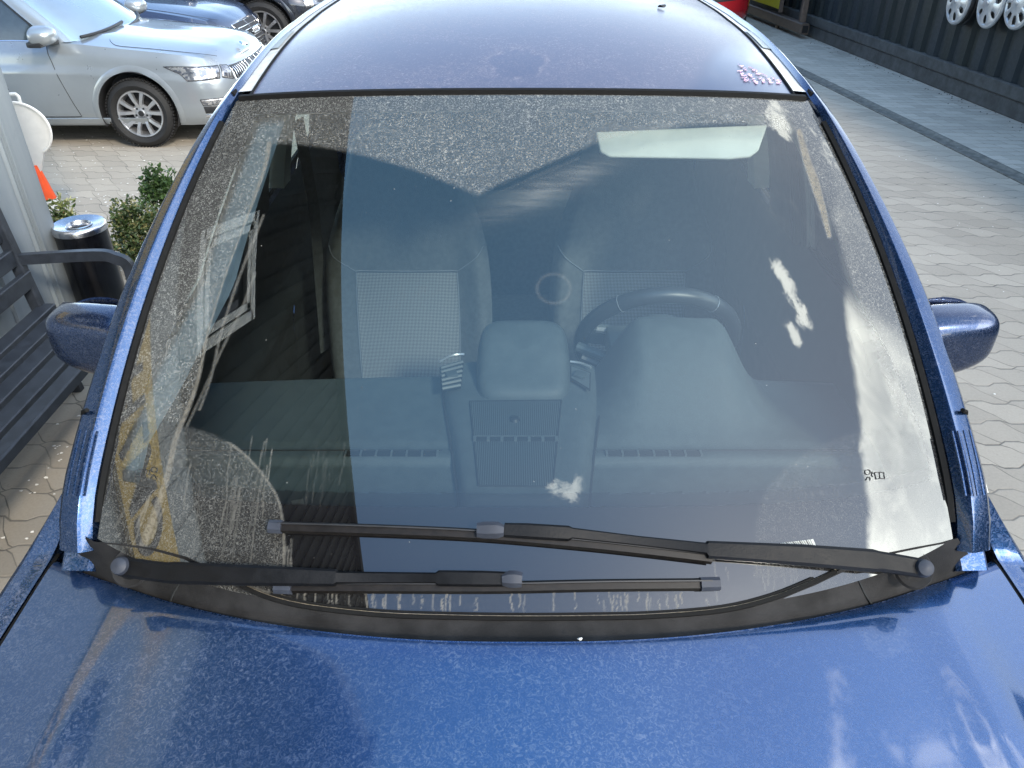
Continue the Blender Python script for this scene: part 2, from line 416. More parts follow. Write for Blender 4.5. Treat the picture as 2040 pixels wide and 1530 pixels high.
# hub caps hung on the container
M_silver = pm('silver_plastic', (.40, .42, .44), .32, .5, var=.06)
M_blk = pm('black_plastic', (.014, .014, .015), .5, var=.3)
def hub_cap(pos, R, n, label, hole, tilt=0, blades=False):
    global ORG
    ORG = Vector((0, 0, 0))
    c = thing('hub_cap', pos, label, 'hub cap', -pi/2*0, 'hub caps hung on the container')
    # faces -x : build about z then rotate so z -> -x
    RM = Matrix.Rotation(-pi/2, 4, 'Y') @ Matrix.Rotation(tilt, 4, 'Z')
    ring = lathe([(R*.80, .012), (R*.86, .022), (R*.95, .020), (R, .006), (R, -.004), (R*.97, -.012), (R*.80, -.012), (R*.80, .012)], 48)
    parts = [ring, lathe([(0, .040), (R*.12, .040), (R*.16, .034), (R*.36, .034), (R*.46, .028), (R*.46, -.005), (0, -.005)], 48)]
    for k in range(n):
        a0 = 2*pi*k/n; w = (pi/n)*(1-hole)
        sp = []
        for rr, ww in ((R*.40, w*1.5), (R*.55, w*(1.0)), (R*.7, w*(1.02)), (R*.84, w*1.5)):
            sp.append((rr, ww))
        def fn(u, v_):
            i = v_*3; j = min(int(i), 2); t_ = i-j
            rr = lerp(sp[j][0], sp[j+1][0], t_); ww = lerp(sp[j][1], sp[j+1][1], t_)
            a = a0+(u*2-1)*ww
            return Vector((rr*cos(a), rr*sin(a), lerp(.033, .021, v_)-.006*(u*2-1)**2+.0012))
        parts.append(grid(fn, 6, 9))
    mk('cover', xf(join(*parts), RM), M_silver, c)
    mk('backing', xf(lathe([(0, -.014), (R*.93, -.014), (R*.93, .004), (0, .002)], 40), RM), M_blk, c)
    mk('badge', xf(lathe([(0, .0445), (R*.075, .0445), (R*.10, .041), (R*.11, .036)], 24), RM), pm('badge_grey', (.35, .37, .40), .3, .6), c)
    if blades:
        mk('rim_edge', xf(join(lathe([(R*.99, -.014), (R*1.02, -.02), (R*1.02, -.045), (R*.95, -.05)], 40), lathe([(R*1.0, -.06), (R*1.03, -.065), (R*1.03, -.09), (R*.95, -.095)], 40)), RM), M_blk, c)
hub_cap(U(1911, 3, y=9.02)+Vector((.0, 0, 0)), .225, 7, 'first hub cap with split narrow spokes, nearest the yellow board', .42, .2, True)
hub_cap(U(1976, 6, y=8.52)+Vector((.0, 0, 0)), .235, 7, 'middle hub cap with seven leaf shaped holes', .36, .9)
hub_cap(U(2034, 6, y=8.08)+Vector((.0, 0, 0)), .235, 9, 'hub cap with small round holes at the right edge of the photo', .55, .1)
# ---------------------------------------------------------------- building on the left
WX = -2.15; WY = 3.42; WH = 6.2
def wall_mat():
    m = bpy.data.materials.new('wall_sheet'); m.use_nodes = True; q = NT(m.node_tree)
    tc = q.n('ShaderNodeTexCoord').outputs['Object']
    st = q.n('ShaderNodeMapping', i={'Vector': tc, 'Scale': (3, 3, .25)}).outputs[0]
    n1 = q.noise(st, 2, 5, .65); n2 = q.noise(tc, 12, 5, .7)
    c = q.mix(q.sm(n1, .3, .7), (.18, .21, .235, 1), (.24, .27, .29, 1))
    c = q.mix(q.sm(n2, .6, .8, 0, .35), c, (.13, .14, .14, 1))
    p = q.n('ShaderNodeBsdfPrincipled', i={'Base Color': c, 'Roughness': q.sm(n2, .3, .7, .34, .5)})
    o = q.n('ShaderNodeOutputMaterial'); q.nt.links.new(p.outputs[0], o.inputs[0]); return m
M_wall = wall_mat()
M_wall_up = pm('upper_sheet', (.010, .0115, .012), .85, var=.3, scale=3, spec=.06)
M_white = pm('white_pvc', (.56, .56, .54), .4, var=.04)
M_dglass = pm('dark_glass', (.02, .025, .03), .08, spec=.7)
M_sign = pm('sign_yellow', (.58, .37, .05), .5, var=.08)
M_letter = pm('sign_black', (.02, .02, .022), .5)
WIN = (.92, 3.10, 1.74, 3.93)     # y0, z0, y1, z1
SIGN = (-4.5, 2.10, 2.7, 2.52)
def build_building():
    global ORG
    ORG = Vector((WX-2, WY-5, 0))
    b = thing('building', ORG, 'grey metal clad building with white upper window behind the bench on the left', 'building')
    y0 = -9.
    # profiled sheet: flat pans with narrow shallow grooves
    pts = [(y0, 0)]; y = WY-.155
    ys = []
    while y > y0+.3:
        ys.append(y); y -= .30
    prof = [(WY-.145, 0)]
    for yy in ys:
        prof += [(yy-.002, 0), (yy-.010, -.012), (yy-.028, -.012), (yy-.036, 0), (yy-.15, .004)]
    prof.append((y0, 0))
    v = []; f = []
    for yy, d in prof: v += [Vector((WX+d, yy, .02)), Vector((WX+d, yy, 2.9))]
    for i in range(len(prof)-1): f.append((2*i, 2*i+1, 2*i+3, 2*i+2))
    mk('wall', (v, f), M_wall, b, smooth=20)
    vf = [([Vector((WX+.0, WY, 3.0)), Vector((WX+.0, WY, WH)), Vector((WX+.0, y0, WH)), Vector((WX+.0, y0, 3.0))], [(0, 1, 2, 3)])]
    y = WY-.2
    while y > y0:
        vf.append(box((WX+.018, y, (3+WH)/2), (.022, .05, WH-3), .008)); y -= .19
    mk('upper_wall', join(*vf), M_wall_up, b)
    mk('band', box((WX+.01, (WY+y0)/2, 2.95), (.06, WY-y0, .10), .01), M_wall_up, b)
    mk('corner_trim', join(box((WX-.06, WY-.072, WH/2), (.144, .144, WH), .012), box((WX+.014, WY-.136, WH/2), (.012, .018, WH), .004)), M_wall, b)
    mk('end_wall', ([Vector((WX-.13, WY-.004, 0)), Vector((WX-4, WY-.004, 0)), Vector((WX-4, WY-.004, WH)), Vector((WX-.13, WY-.004, WH))], [(0, 1, 2, 3)]), M_wall, b)
    mk('back_wall', ([Vector((WX-4, WY, 0)), Vector((WX-4, y0, 0)), Vector((WX-4, y0, WH)), Vector((WX-4, WY, WH)), Vector((WX, y0, 0)), Vector((WX, y0, WH))], [(0, 1, 2, 3), (1, 4, 5, 2)]), M_wall, b)
    mk('roof', box((WX-1.98, (WY+y0)/2, WH+.05), (4.14, WY-y0+.1, .10), .02), M_wall_up, b)
    a0, c0, a1, c1 = WIN
    fr = mk('window', join(*[box(((WX+.03), ym, zm), (.07, sy, sz), .008) for ym, zm, sy, sz in
         ((a0, (c0+c1)/2, .085, c1-c0), (a1, (c0+c1)/2, .085, c1-c0), ((a0+a1)/2, c0, a1-a0+.085, .085), ((a0+a1)/2, c1, a1-a0+.085, .085))]), M_white, b)
    mk('pane', box((WX+.012, (a0+a1)/2, (c0+c1)/2), (.01, a1-a0-.08, c1-c0-.08)), M_dglass, fr)
    mk('sash', join(*[box(((WX+.045), ym, zm), (.05, sy, sz), .006) for ym, zm, sy, sz in
         ((a0+.09, (c0+c1)/2, .06, c1-c0-.12), (a1-.09, (c0+c1)/2, .06, c1-c0-.12), ((a0+a1)/2, c0+.09, a1-a0-.12, .06), ((a0+a1)/2, c1-.09, a1-a0-.12, .06))]), M_white, fr)
    # fascia sign
    s0, d0, s1, d1 = SIGN
    sg = mk('sign_board', box((WX+.05, (s0+s1)/2, (d0+d1)/2), (.06, s1-s0, d1-d0), .006), M_sign, b)
    M_ = Matrix(((0, 0, 1, WX+.085), (1, 0, 0, s1-2.66), (0, 1, 0, d0+.05), (0, 0, 0, 1)))
    mk('sign_letters', textmesh('CM7HAM', .40, .004, M_, .006), M_letter, sg, smooth=0)
build_building()

# ---------------------------------------------------------------- bench
M_bench = pm('bench_steel', (.024, .029, .038), .42, var=.25, scale=25, bump=.15)
def build_bench():
    global ORG
    ORG = Vector((-1.82, 1.9, 0))
    b = thing('bench', ORG, 'dark grey slatted metal bench against the grey wall', 'bench')
    y0, y1 = .95, 2.98
    for k in range(5):
        x = -1.60-.1*k
        mk('seat_slat', beam((x, y0, .45-.006*k), (x, y1-.02, .45-.006*k), .068 if k else .06, .03 if k else .045), M_bench, b)
    for k in range(4):
        z = .56+.105*k; x = -2.035-.022*k
        mk('back_slat', beam((x, y0, z), (x, y1-.02, z), .028, .07), M_bench, b)
    for y, nm in ((y1-.03, 1), (y0+.05, 0)):
        pts = [(-1.61, y, .43), (-1.595, y, .55), (-1.60, y, .63), (-1.64, y, .655), (-1.72, y, .67), (-2.06, y, .65)]
        mk('armrest', sweep([tuple(p) for p in cr(pts, 4)], [(-.022, -.014), (.022, -.014), (.022, .014), (-.022, .014)], (0, 1, 0)), M_bench, b)
        mk('leg', beam((-1.60, y, 0), (-1.60, y, .44), .05, .04, (0, 1, 0)), M_bench, b)
        mk('leg', beam((-2.0, y, 0), (-2.08, y, .92), .05, .04, (0, 1, 0)), M_bench, b)
        mk('cross_bar', beam((-1.60, y, .405), (-2.02, y, .385), .04, .045), M_bench, b)
build_bench()

# ---------------------------------------------------------------- litter bin
ORG = U(155, 443, z=.62)
ORG.z = 0
BINP = ORG.copy()
bn = thing('litter_bin', BINP, 'slim black cylindrical litter bin with a chrome ring top by the wall corner', 'bin')
T_ = Matrix.Translation(BINP)
M_chrome = pm('brushed_steel', (.55, .56, .58), .25, 1.0, var=.08, scale=60)
mk('body', xf(lathe([(0, .0), (.112, .0), (.116, .012), (.116, .585), (.10, .592)], 48), T_), pm('bin_black', (.003, .0033, .005), .22, var=.3, scale=30), bn)
mk('lid', xf(lathe([(.122, .585), (.122, .603), (.119, .612), (.112, .618), (.058, .605), (.054, .600), (.050, .588), (.052, .560)], 56), T_), M_chrome, bn)
mk('inner_ring', xf(lathe([(.0585, .6085), (.054, .612), (.0505, .604)], 40), T_), M_chrome, bn)
mk('opening', xf(lathe([(.0, .55), (.053, .55), (.053, .585)], 32), T_), pm('bin_inside', (.004, .004, .004), .9), bn)

# ---------------------------------------------------------------- traffic cone with white disc
ORG = U(142, 432, z=.0); CONE = Vector((-3.045, 4.85, 0)); ORG = CONE
cn = thing('traffic_cone', CONE, 'orange and white traffic cone topped with a round white disc', 'traffic cone')
T_ = Matrix.Translation(CONE)
M_or = pm('cone_orange', (.70, .075, .012), .45, var=.12, scale=8); M_wh = pm('disc_white', (.66, .66, .64), .4, var=.04)
def rr(z): return lerp(.115, .032, z/.46)
mk('base', xf(join(box((0, 0, .02), (.36, .36, .04), .012)), T_), pm('cone_red', (.45, .02, .02), .5), cn)
mk('cone_body', xf(lathe([(rr(.04), .04), (rr(.46), .46), (0, .46)], 40), T_), M_or, cn)
for z0, z1 in ((.15, .24),):
    mk('white_band', xf(lathe([(rr(z0)+.003, z0), (rr(z1)+.003, z1)], 40), T_), M_wh, cn)
def disc():
    out = []
    for k in range(41):
        a = -1.05+(pi*2+2.1-2*pi+ (2*pi-2*2.1+0))*0 + k/40*(2*pi-1.1) + 0
        out.append((0.19*sin(a-(2*pi-1.1)/2+1.05), 0.19*cos(a-(2*pi-1.1)/2+1.05)))
    out = [(.175*sin(a), .715+.165*cos(a)) for a in [lerp(-2.55, 2.55, k/44) for k in range(45)]]
    out += [(.036, .45), (-.036, .45)]
    return out
RM = T_ @ Matrix.Rotation(R_(8), 4, 'Z') @ Matrix(((1, 0, 0, 0), (0, 0, -1, 0), (0, 1, 0, -.035), (0, 0, 0, 1)))
mk('disc', xf(prism(disc(), -.012, .012), RM), M_wh, cn)
mk('disc_rim', xf(tube([(p[0], p[1], .012) for p in disc()[:45]], .009, 6, (0, 0, 1)), RM), M_wh, cn)
mk('handle', xf(tube([(-.05, .87, 0), (-.052, .91, 0), (-.04, .925, 0), (.04, .925, 0), (.052, .91, 0), (.05, .87, 0)], .011, 8, (0, 0, 1)), RM), M_wh, cn)

# ---------------------------------------------------------------- shrubs
def leaf_mat(name, a, b, var=None):
    m = bpy.data.materials.new(name); m.use_nodes = True; q = NT(m.node_tree)
    at = q.n('ShaderNodeAttribute', attribute_name='tone').outputs['Fac']
    tc = q.n('ShaderNodeTexCoord').outputs['Object']
    c = q.mix(at, a+(1,), b+(1,))
    if var: c = q.mix(q.sm(q.noise(tc, 28, 3, .6), .52, .62, 0, .8), c, var+(1,))
    p = q.n('ShaderNodeBsdfPrincipled', i={'Base Color': c, 'Roughness': .38, 'Specular IOR Level': .5})
    tr = q.n('ShaderNodeBsdfTranslucent', i={'Color': c})
    mx = q.n('ShaderNodeMixShader', i={0: .2, 1: p.outputs[0], 2: tr.outputs[0]})
    o = q.n('ShaderNodeOutputMaterial'); q.nt.links.new(mx.outputs[0], o.inputs[0]); return m
M_bark = pm('bark', (.06, .045, .03), .9, var=.4, scale=40, bump=.6)
def shrub(pos, blobs, n, ls, mat, label, name='box_shrub', cat='shrub', thin=.55, group=None):
    """blobs: (x,y,z,r) clumps; leaves sit in tufts on twigs"""
    global ORG
    ORG = Vector(pos)
    s = thing(name, pos, label, cat, group=group)
    v = []; f = []; tone = []; stems = []
    tot = sum(b[3]**2 for b in blobs)
    for bx_, by_, bz_, r in blobs:
        c = Vector(pos)+Vector((bx_, by_, bz_))
        base = Vector(pos)+Vector((bx_*.25, by_*.25, 0.02))
        mid = (c+base)/2+Vector((random.gauss(0, .02), random.gauss(0, .02), 0))
        stems.append(tube([base, mid, c], .009, 6))
        for k in range(int(n*r*r/tot)):
            d = Vector((random.gauss(0, 1), random.gauss(0, 1), random.gauss(0, 1))).normalized()
            tip = c+d*r*(random.random()**.45)*(1+.25*random.gauss(0, 1))
            ax = (d+Vector((0, 0, .5))+Vector((random.gauss(0, .4), random.gauss(0, .4), random.gauss(0, .4)))).normalized()
            tn = min(1, max(0, random.gauss(.45, .28)))
            for j in range(7):
                ld = (ax*.55+Vector((random.gauss(0, .7), random.gauss(0, .7), random.gauss(0, .6)))).normalized()
                sd = ld.cross(Vector((random.gauss(0, 1), random.gauss(0, 1), random.gauss(0, 1)))).normalized()
                L = ls*random.uniform(.6, 1.25); w = L*thin*.5; q0 = tip+ax*ls*.25*j-ax*ls*.6
                k0 = len(v); up_ = ld.cross(sd)*L*.12
                v += [q0, q0+ld*L*.35+sd*w+up_, q0+ld*L*.75+sd*w*.8+up_, q0+ld*L, q0+ld*L*.75-sd*w*.8+up_, q0+ld*L*.35-sd*w+up_]
                f.append((k0, k0+1, k0+2, k0+3)); f.append((k0, k0+3, k0+4, k0+5))
                tt = min(1, max(0, tn+random.gauss(0, .15))); tone += [tt]*6
    o = mk('foliage', (v, f), mat, s, smooth=0)
    at = o.data.attributes.new('tone', 'FLOAT', 'POINT'); at.data.foreach_set('value', tone)
    mk('stem', join(*stems), M_bark, s)
    return s
M_leaf = leaf_mat('box_leaf', (.018, .042, .014), (.09, .16, .05))
M_leaf2 = leaf_mat('box_leaf_pale', (.02, .04, .012), (.10, .15, .05), (.34, .31, .14))
M_leafv = leaf_mat('variegated_leaf', (.05, .09, .02), (.30, .33, .12), (.55, .52, .30))
S1 = U(290, 470, y=4.75); S1.z = 0
shrub((S1.x+.17, 4.75, -.03), [(-.02, 0, .41, .08), (.06, .02, .36, .08), (-.05, -.03, .34, .06), (.10, 0, .28, .08)], 460, .027, M_leaf, 'taller dark green box shrub beside the blue car', group='box shrubs beside the car')
S2 = U(272, 500, y=4.28); S2.z = 0
shrub((S2.x+.04, 4.28, 0), [(-.02, 0, .33, .10), (-.09, .02, .24, .09), (.09, 0, .30, .10), (0, -.04, .18, .13), (-.04, .05, .10, .13)], 760, .024, M_leaf2, 'lower box shrub with some cream leaves behind the litter bin', group='box shrubs beside the car')
S3 = U(112, 420, y=4.45); S3.z = 0
shrub((S3.x, 4.45, 0), [(.04, 0, .34, .035), (.03, 0, .27, .06), (-.01, .0, .20, .07), (.02, 0, .12, .07)], 150, .036, M_leafv, 'small variegated plant with cream edged leaves in front of the traffic cone', 'variegated_plant', 'plant', .34)
# ---------------------------------------------------------------- other cars
def interp(tab, x):
    xs = [p[0] for p in tab]; ys = [p[1] for p in tab]
    if xs[0] > xs[-1]: xs = xs[::-1]; ys = ys[::-1]
    return float(np.interp(x, xs, ys))
def smooth_tab(tab):
    q = cr(tab, 6); return [(a[0], a[1]) for a in q]
M_tyre = pm('tyre_rubber', (.009, .009, .0095), .75, var=.25, scale=40)
M_alloy = pm('alloy_rim', (.55, .56, .58), .36, .85, var=.05)
M_rimdark = pm('rim_dark', (.02, .02, .022), .6)
M_trim = pm('trim_black', (.016, .017, .019), .45, var=.2)
M_chromeb = pm('chrome', (.75, .76, .78), .12, 1.0, var=.03)
M_lamp = None
def lamp_mat():
    m = bpy.data.materials.new('lamp_lens'); m.use_nodes = True; q = NT(m.node_tree)
    tc = q.n('ShaderNodeTexCoord').outputs['Object']
    n = q.noise(tc, 16, 3, .6, 1.2)
    c = q.mix(q.sm(n, .4, .6), (.16, .17, .20, 1), (.46, .45, .44, 1))
    p = q.n('ShaderNodeBsdfPrincipled', i={'Base Color': c, 'Metallic': .75, 'Roughness': q.sm(n, .3, .7, .12, .35), 'Coat Weight': 1.0})
    o = q.n('ShaderNodeOutputMaterial'); q.nt.links.new(p.outputs[0], o.inputs[0]); return m
M_lamp = lamp_mat()
def wheel(parent, loc, R, side, spokes=5, Rr=None, lugs=True):
    """axis along local Y, outer face towards side*Y"""
    global ORG
    ORG = Vector((0, 0, 0)); w = .20; Rr = Rr or R*.69
    s = side
    RMx = Matrix.Scale(s, 4, (0, 1, 0))
    prof = [(Rr, w*.42), (Rr+.012, w*.5), (lerp(Rr, R, .45), w*.56), (R-.03, w*.50), (R-.008, w*.40), (R, w*.25), (R, -w*.25), (R-.01, -w*.42), (lerp(Rr, R, .4), -w*.5), (Rr, -w*.4)]
    def Y(p): return [(a, -b) for a, b in p]      # lathe 'y' puts h on -y
    vf = [lathe(Y(prof), 56, 'y')]
    if lugs:
        for k in range(64):
            a = 2*pi*k/64
            M_ = Matrix.Rotation(-a, 4, 'Y') @ Matrix.Translation((R, 0, 0))
            vf.append(xf(box((0, w*.32, 0), (.012, w*.26, R*.062), .002, 1), M_ @ Matrix.Rotation(.25, 4, 'X')))
            vf.append(xf(box((0, -.0, 0), (.012, w*.26, R*.062), .002, 1), M_))
    t_ = mk('wheel', xf(join(*vf), RMx), M_tyre, parent, loc=loc)
    barrel = lathe(Y([(Rr, w*.42), (Rr-.006, w*.46), (Rr-.016, w*.45), (Rr-.022, w*.36), (Rr-.03, w*.10), (Rr-.03, -w*.3)]), 56, 'y')
    hub = lathe(Y([(0, w*.33), (.032, w*.33), (.036, w*.30), (.075, w*.30), (.085, w*.22), (.08, w*.1)]), 32, 'y')
    sp = [barrel, hub]
    for k in range(spokes):
        for j in (-1, 1):
            a = 2*pi*k/spokes + pi/2 + pi/spokes*0 + j*.235
            a_in = 2*pi*k/spokes + pi/2 + j*.19
            p0 = Vector((.062*cos(a_in), w*.27, .062*sin(a_in))); p1 = Vector(((Rr-.012)*cos(a+j*.06), w*.36, (Rr-.012)*sin(a+j*.06)))
            pm_ = (p0+p1)/2+Vector((0, w*.06, 0))
            sp.append(sweep([p0, pm_, p1], [(-.017, -.02), (.017, -.02), (.013, .010), (-.013, .010)], (0, 1, 0), scale=[(1.0, 1), (1.05, 1), (1.35, 1)]))
    rm = mk('rim', xf(join(*sp), RMx), M_alloy, t_, loc=(0, 0, 0))
    mk('brake_disc', xf(lathe(Y([(0, -.0), (Rr-.03, -.0)]), 32, 'y'), RMx), M_rimdark, t_, loc=(0, 0, 0))
    bl = [lathe(Y([(0, w*.345), (.024, w*.345), (.028, w*.325)]), 20, 'y')]
    for k in range(5):
        a = 2*pi*(k+.5)/5+pi/2
        bl.append(xf(lathe(Y([(0, w*.31), (.010, w*.31), (.012, w*.285)]), 10, 'y'), Matrix.Translation((.052*cos(a), 0, .052*sin(a)))))
    mk('wheel_bolts', xf(join(*bl), RMx), M_trim, t_, loc=(0, 0, 0))
    return t_

def bool_cut(o, cutters):
    for c in cutters:
        md = o.modifiers.new('b', 'BOOLEAN'); md.operation = 'DIFFERENCE'; md.object = c; md.solver = 'EXACT'
    bpy.context.view_layer.update(); dg = bpy.context.evaluated_depsgraph_get()
    me = bpy.data.meshes.new_from_object(o.evaluated_get(dg))
    old = o.data; o.modifiers.clear(); o.data = me; bpy.data.meshes.remove(old); me.name = o.name
    for c in cutters:
        m_ = c.data; bpy.data.objects.remove(c); bpy.data.meshes.remove(m_)
    me.polygons.foreach_set('use_smooth', [True]*len(me.polygons)); me.set_sharp_from_angle(angle=R_(32))

class Car:
    def __init__(s, name, pos, rz, label, paint, L=4.66, Wd=1.81, wheelbase=2.68, fo=.88, top=None, roof=1.46, R=.325, z0=.20,
                 fr=(.70, 3.0), style='sedan', crown=.055, bump=.0, cat='car', ws=(.95, .12), belt_extra=0, group=None):
        global ORG
        ORG = Vector((0, 0, 0))
        s.root = thing(name, pos, label, cat, rz, group); s.paint = paint
        s.L, s.W, s.R, s.z0, s.fr, s.crown, s.roof = L, Wd, R, z0, fr, crown, roof
        s.fx = L/2-fo; s.rx = s.fx-wheelbase
        s.top = smooth_tab(top or [(L/2, .70), (L/2-.25, .775), (L/2-.6, .845), (L/2-1.0, .905), (L/2-1.4, .955), (.4, .975), (0, .965), (-1, .99), (-L/2+.3, 1.02), (-L/2, .95)])
        s.ws = ws
        # half outline (X, Y, nx, ny, front weight)
        pts = []
        a, n = fr; xf_ = L/2-a
        for k in range(25):
            ph = pi/2*k/24
            pts.append((xf_+a*cos(ph)**(2/n) if ph < pi/2-1e-6 else xf_, Wd/2*sin(ph)**(2/n)*.985, k))
        xb = -L/2+.45
        for k in range(1, 29):
            u = k/28; pts.append((lerp(xf_, xb, u), Wd/2*(.985+.015*sin(pi*min(1, u*1.2))**1), 24+k))
        for k in range(1, 13):
            ph = pi/2*k/12
            pts.append((xb-.45*sin(ph)**(2/3.2), Wd/2*.985*(max(0, cos(ph)))**(2/3.2), 52+k))
        P = np.array([(p[0], p[1]) for p in pts]); s.P = P
        tg = np.gradient(P, axis=0); nr = np.stack([-tg[:, 1], tg[:, 0]], 1); nr = -nr*np.sign((nr*P).sum(1))[:, None]*-1
        s.N = nr/np.linalg.norm(nr, axis=1)[:, None]
        s.fw = np.clip((P[:, 0]-(L/2-.55))/.5, 0, 1); s.bw = np.clip((-P[:, 0]-(L/2-.4))/.4, 0, 1)
    def inset(s, t_, fw):
        side = interp([(0, .055), (.12, .02), (.3, .004), (.5, .0), (.69, .002), (.725, .020), (.88, .036), (1, .085)], t_)
        front = interp([(0, .09), (.1, .03), (.25, 0), (.55, .015), (.7, .035), (.85, .06), (1, .13)], t_)
        return lerp(side, front, fw)
    def S(s, p, t_, side=-1, off=0):
        """p: outline index 0..64, t: height fraction"""
        i = min(int(p), 63); u = p-i
        P = s.P[i]*(1-u)+s.P[i+1]*u; N = s.N[i]*(1-u)+s.N[i+1]*u; fw = s.fw[i]*(1-u)+s.fw[i+1]*u
        d = s.inset(t_, fw)-off
        X = P[0]-N[0]*d; Y = P[1]-N[1]*d
        zt = interp(s.top, P[0]); return Vector((X, side*max(Y, 0), s.z0+(zt-s.z0)*t_))
    def side_p(s, X):
        k = np.interp(-X, -s.P[:, 0], np.arange(65)); return float(k)
    def at(s, X, z, side=-1, off=.003):
        p = s.side_p(X); zt = interp(s.top, X); t_ = (z-s.z0)/(zt-s.z0); return s.S(p, t_, side, off)
    def body(s):
        nt = 22; ts = [k/nt for k in range(nt+1)]
        rings = {}
        v = []; f = []
        def add(p): v.append(p); return len(v)-1
        idx = {(sd, i, j): add(s.S(i, ts[j], sd)) for sd in (-1, 1) for i in range(65) for j in range(nt+1)}
        for sd in (-1, 1):
            for i in range(64):
                for j in range(nt):
                    q = (idx[sd, i, j], idx[sd, i+1, j], idx[sd, i+1, j+1], idx[sd, i, j+1])
                    f.append(q if sd == -1 else q[::-1])
        m = 10; cap = {}
        for lv, cr_ in ((nt, 1), (0, 0)):
            for i in range(65):
                a = v[idx[-1, i, lv]]; b = v[idx[1, i, lv]]
                for k in range(m+1):
                    if k == 0: cap[lv, i, k] = idx[-1, i, lv]
                    elif k == m: cap[lv, i, k] = idx[1, i, lv]
                    else:
                        u = k/m; p = a.lerp(b, u); wd = abs(b.y-a.y)/s.W
                        if cr_: p.z += s.crown*wd*(1-(2*u-1)**2) + .012*wd*max(0, 1-((abs(2*u-1)-.62)/.16)**2)
                        cap[lv, i, k] = add(p)
            for i in range(64):
                for k in range(m):
                    q = (cap[lv, i, k], cap[lv, i+1, k], cap[lv, i+1, k+1], cap[lv, i, k+1])
                    f.append(q if cr_ else q[::-1])
        bm = bmesh.new()
        bv = [bm.verts.new(p) for p in v]
        for q in f:
            try: bm.faces.new([bv[i] for i in q])
            except ValueError: pass
        bmesh.ops.remove_doubles(bm, verts=bm.verts[:], dist=.0005)
        bmesh.ops.recalc_face_normals(bm, faces=bm.faces[:])
        o = mk('body', bm2(bm), s.paint, s.root, 32, loc=(0, 0, 0))
        cut = []
        Ra = s.R+.055
        for X in (s.fx, s.rx):
            for sd in (-1, 1):
                c = lathe([(0, -.22), (Ra, -.22), (Ra, .3), (0, .3)], 40, 'y')
                co = mk('cut', xf(c, Matrix.Translation((X, sd*(s.W/2-.02), s.R+.015))), None, s.root, 0, loc=(0, 0, 0))
                bm = bmesh.new(); bm.from_mesh(co.data); bmesh.ops.remove_doubles(bm, verts=bm.verts[:], dist=.0005); bmesh.ops.recalc_face_normals(bm, faces=bm.faces[:]); bm.to_mesh(co.data); bm.free()
                cut.append(co)
        bool_cut(o, cut)
        for X in (s.fx, s.rx):
            for sd in (-1, 1):
                yy = sd*(s.W/2-.02)
                n = 40
                lin = [(Ra-.006, -.20), (Ra-.006, .02)]
                pr = []
                vv = []; ff = []
                for k in range(33):
                    th = lerp(-.36, pi+.36, k/32)
                    for r_, h_ in ((.02, .21*sd), (Ra-.007, .21*sd), (Ra-.007, -.012*sd)): vv.append(Vector((r_*cos(th), -h_, r_*sin(th))))
                    if k: ff += [(3*k-3, 3*k-2, 3*k+1, 3*k), (3*k-2, 3*k-1, 3*k+2, 3*k+1)]
                mk('wheel_arch', xf((vv, ff), Matrix.Translation((X, yy, s.R+.015))), M_rimdark, s.root, loc=(0, 0, 0))
                # rolled arch lip following the flank
                lip = []
                for k in range(37):
                    th = lerp(-.28, pi+.28, k/36); 
                    for rr_, of in ((Ra-.004, -.012), (Ra-.003, .007), (Ra+.018, .011), (Ra+.05, .0015)):
                        Xp = X+rr_*cos(th); zp = max(s.z0+.01, s.R+.015+rr_*sin(th)); lip.append(s.at(Xp, zp, sd, of))
                ff = []
                for k in range(36):
                    for j in range(3):
                        a = k*4+j; ff.append((a, a+1, a+5, a+4))
                mk('arch_lip', (lip, ff), s.paint, s.root, 60, loc=(0, 0, 0))
                wheel(s.root, (X, sd*(s.W/2-.115), s.R), s.R, sd)
        return o
    def seam(s, pts, side=-1, r=.0032, name='shut_line', mat=None):
        q = cr(pts, 6); w = []
        for X, z in q: w.append(s.at(X, z, side, .0005))
        mk(name, tube(w, r, 6), mat or M_trim, s.root, loc=(0, 0, 0))
    def G(s, p, t_, side=-1, off=0):
        """greenhouse surface, p 0..1 half ring front centre to rear centre, t up"""
        xb, xt = s.ws
        wb, wt = s.W/2-.10, s.W/2-.32
        def ring(xc_, xr, w, nf, bow):
            # superellipse style half ring
            if p < .3:
                u = p/.3; return Vector((xc_-bow*u**2.4, w*(1-(1-u)**1.35)**1 if u < 1 else w, 0))
            if p < .75:
                u = (p-.3)/.45; return Vector((lerp(xc_-bow, xr, u), w*(1-.06*u*u), 0))
            u = (p-.75)/.25; return Vector((xr-.12*u, w*.94*(1-u)**.8, 0))
        b = ring(xb, s.rear[0], wb, 0, .26); a = ring(xt, s.rear[1], wt, 0, .12)
        zb = interp(s.top, b.x)+.0
        q = b.lerp(a, t_); bl = .035*4*t_*(1-t_)
        q.z = lerp(zb, s.roof, t_)+ (.010 if p < .3 else 0)
        if p >= .3: q.y += bl*.9
        else: q.z += bl*.5; q.x += bl*.4
        if off:
            c = Vector((lerp(xb, s.rear[0], .5), 0, lerp(zb, s.roof, .3))); d = (q-c).normalized(); q = q+d*off
        q.y *= side; return q
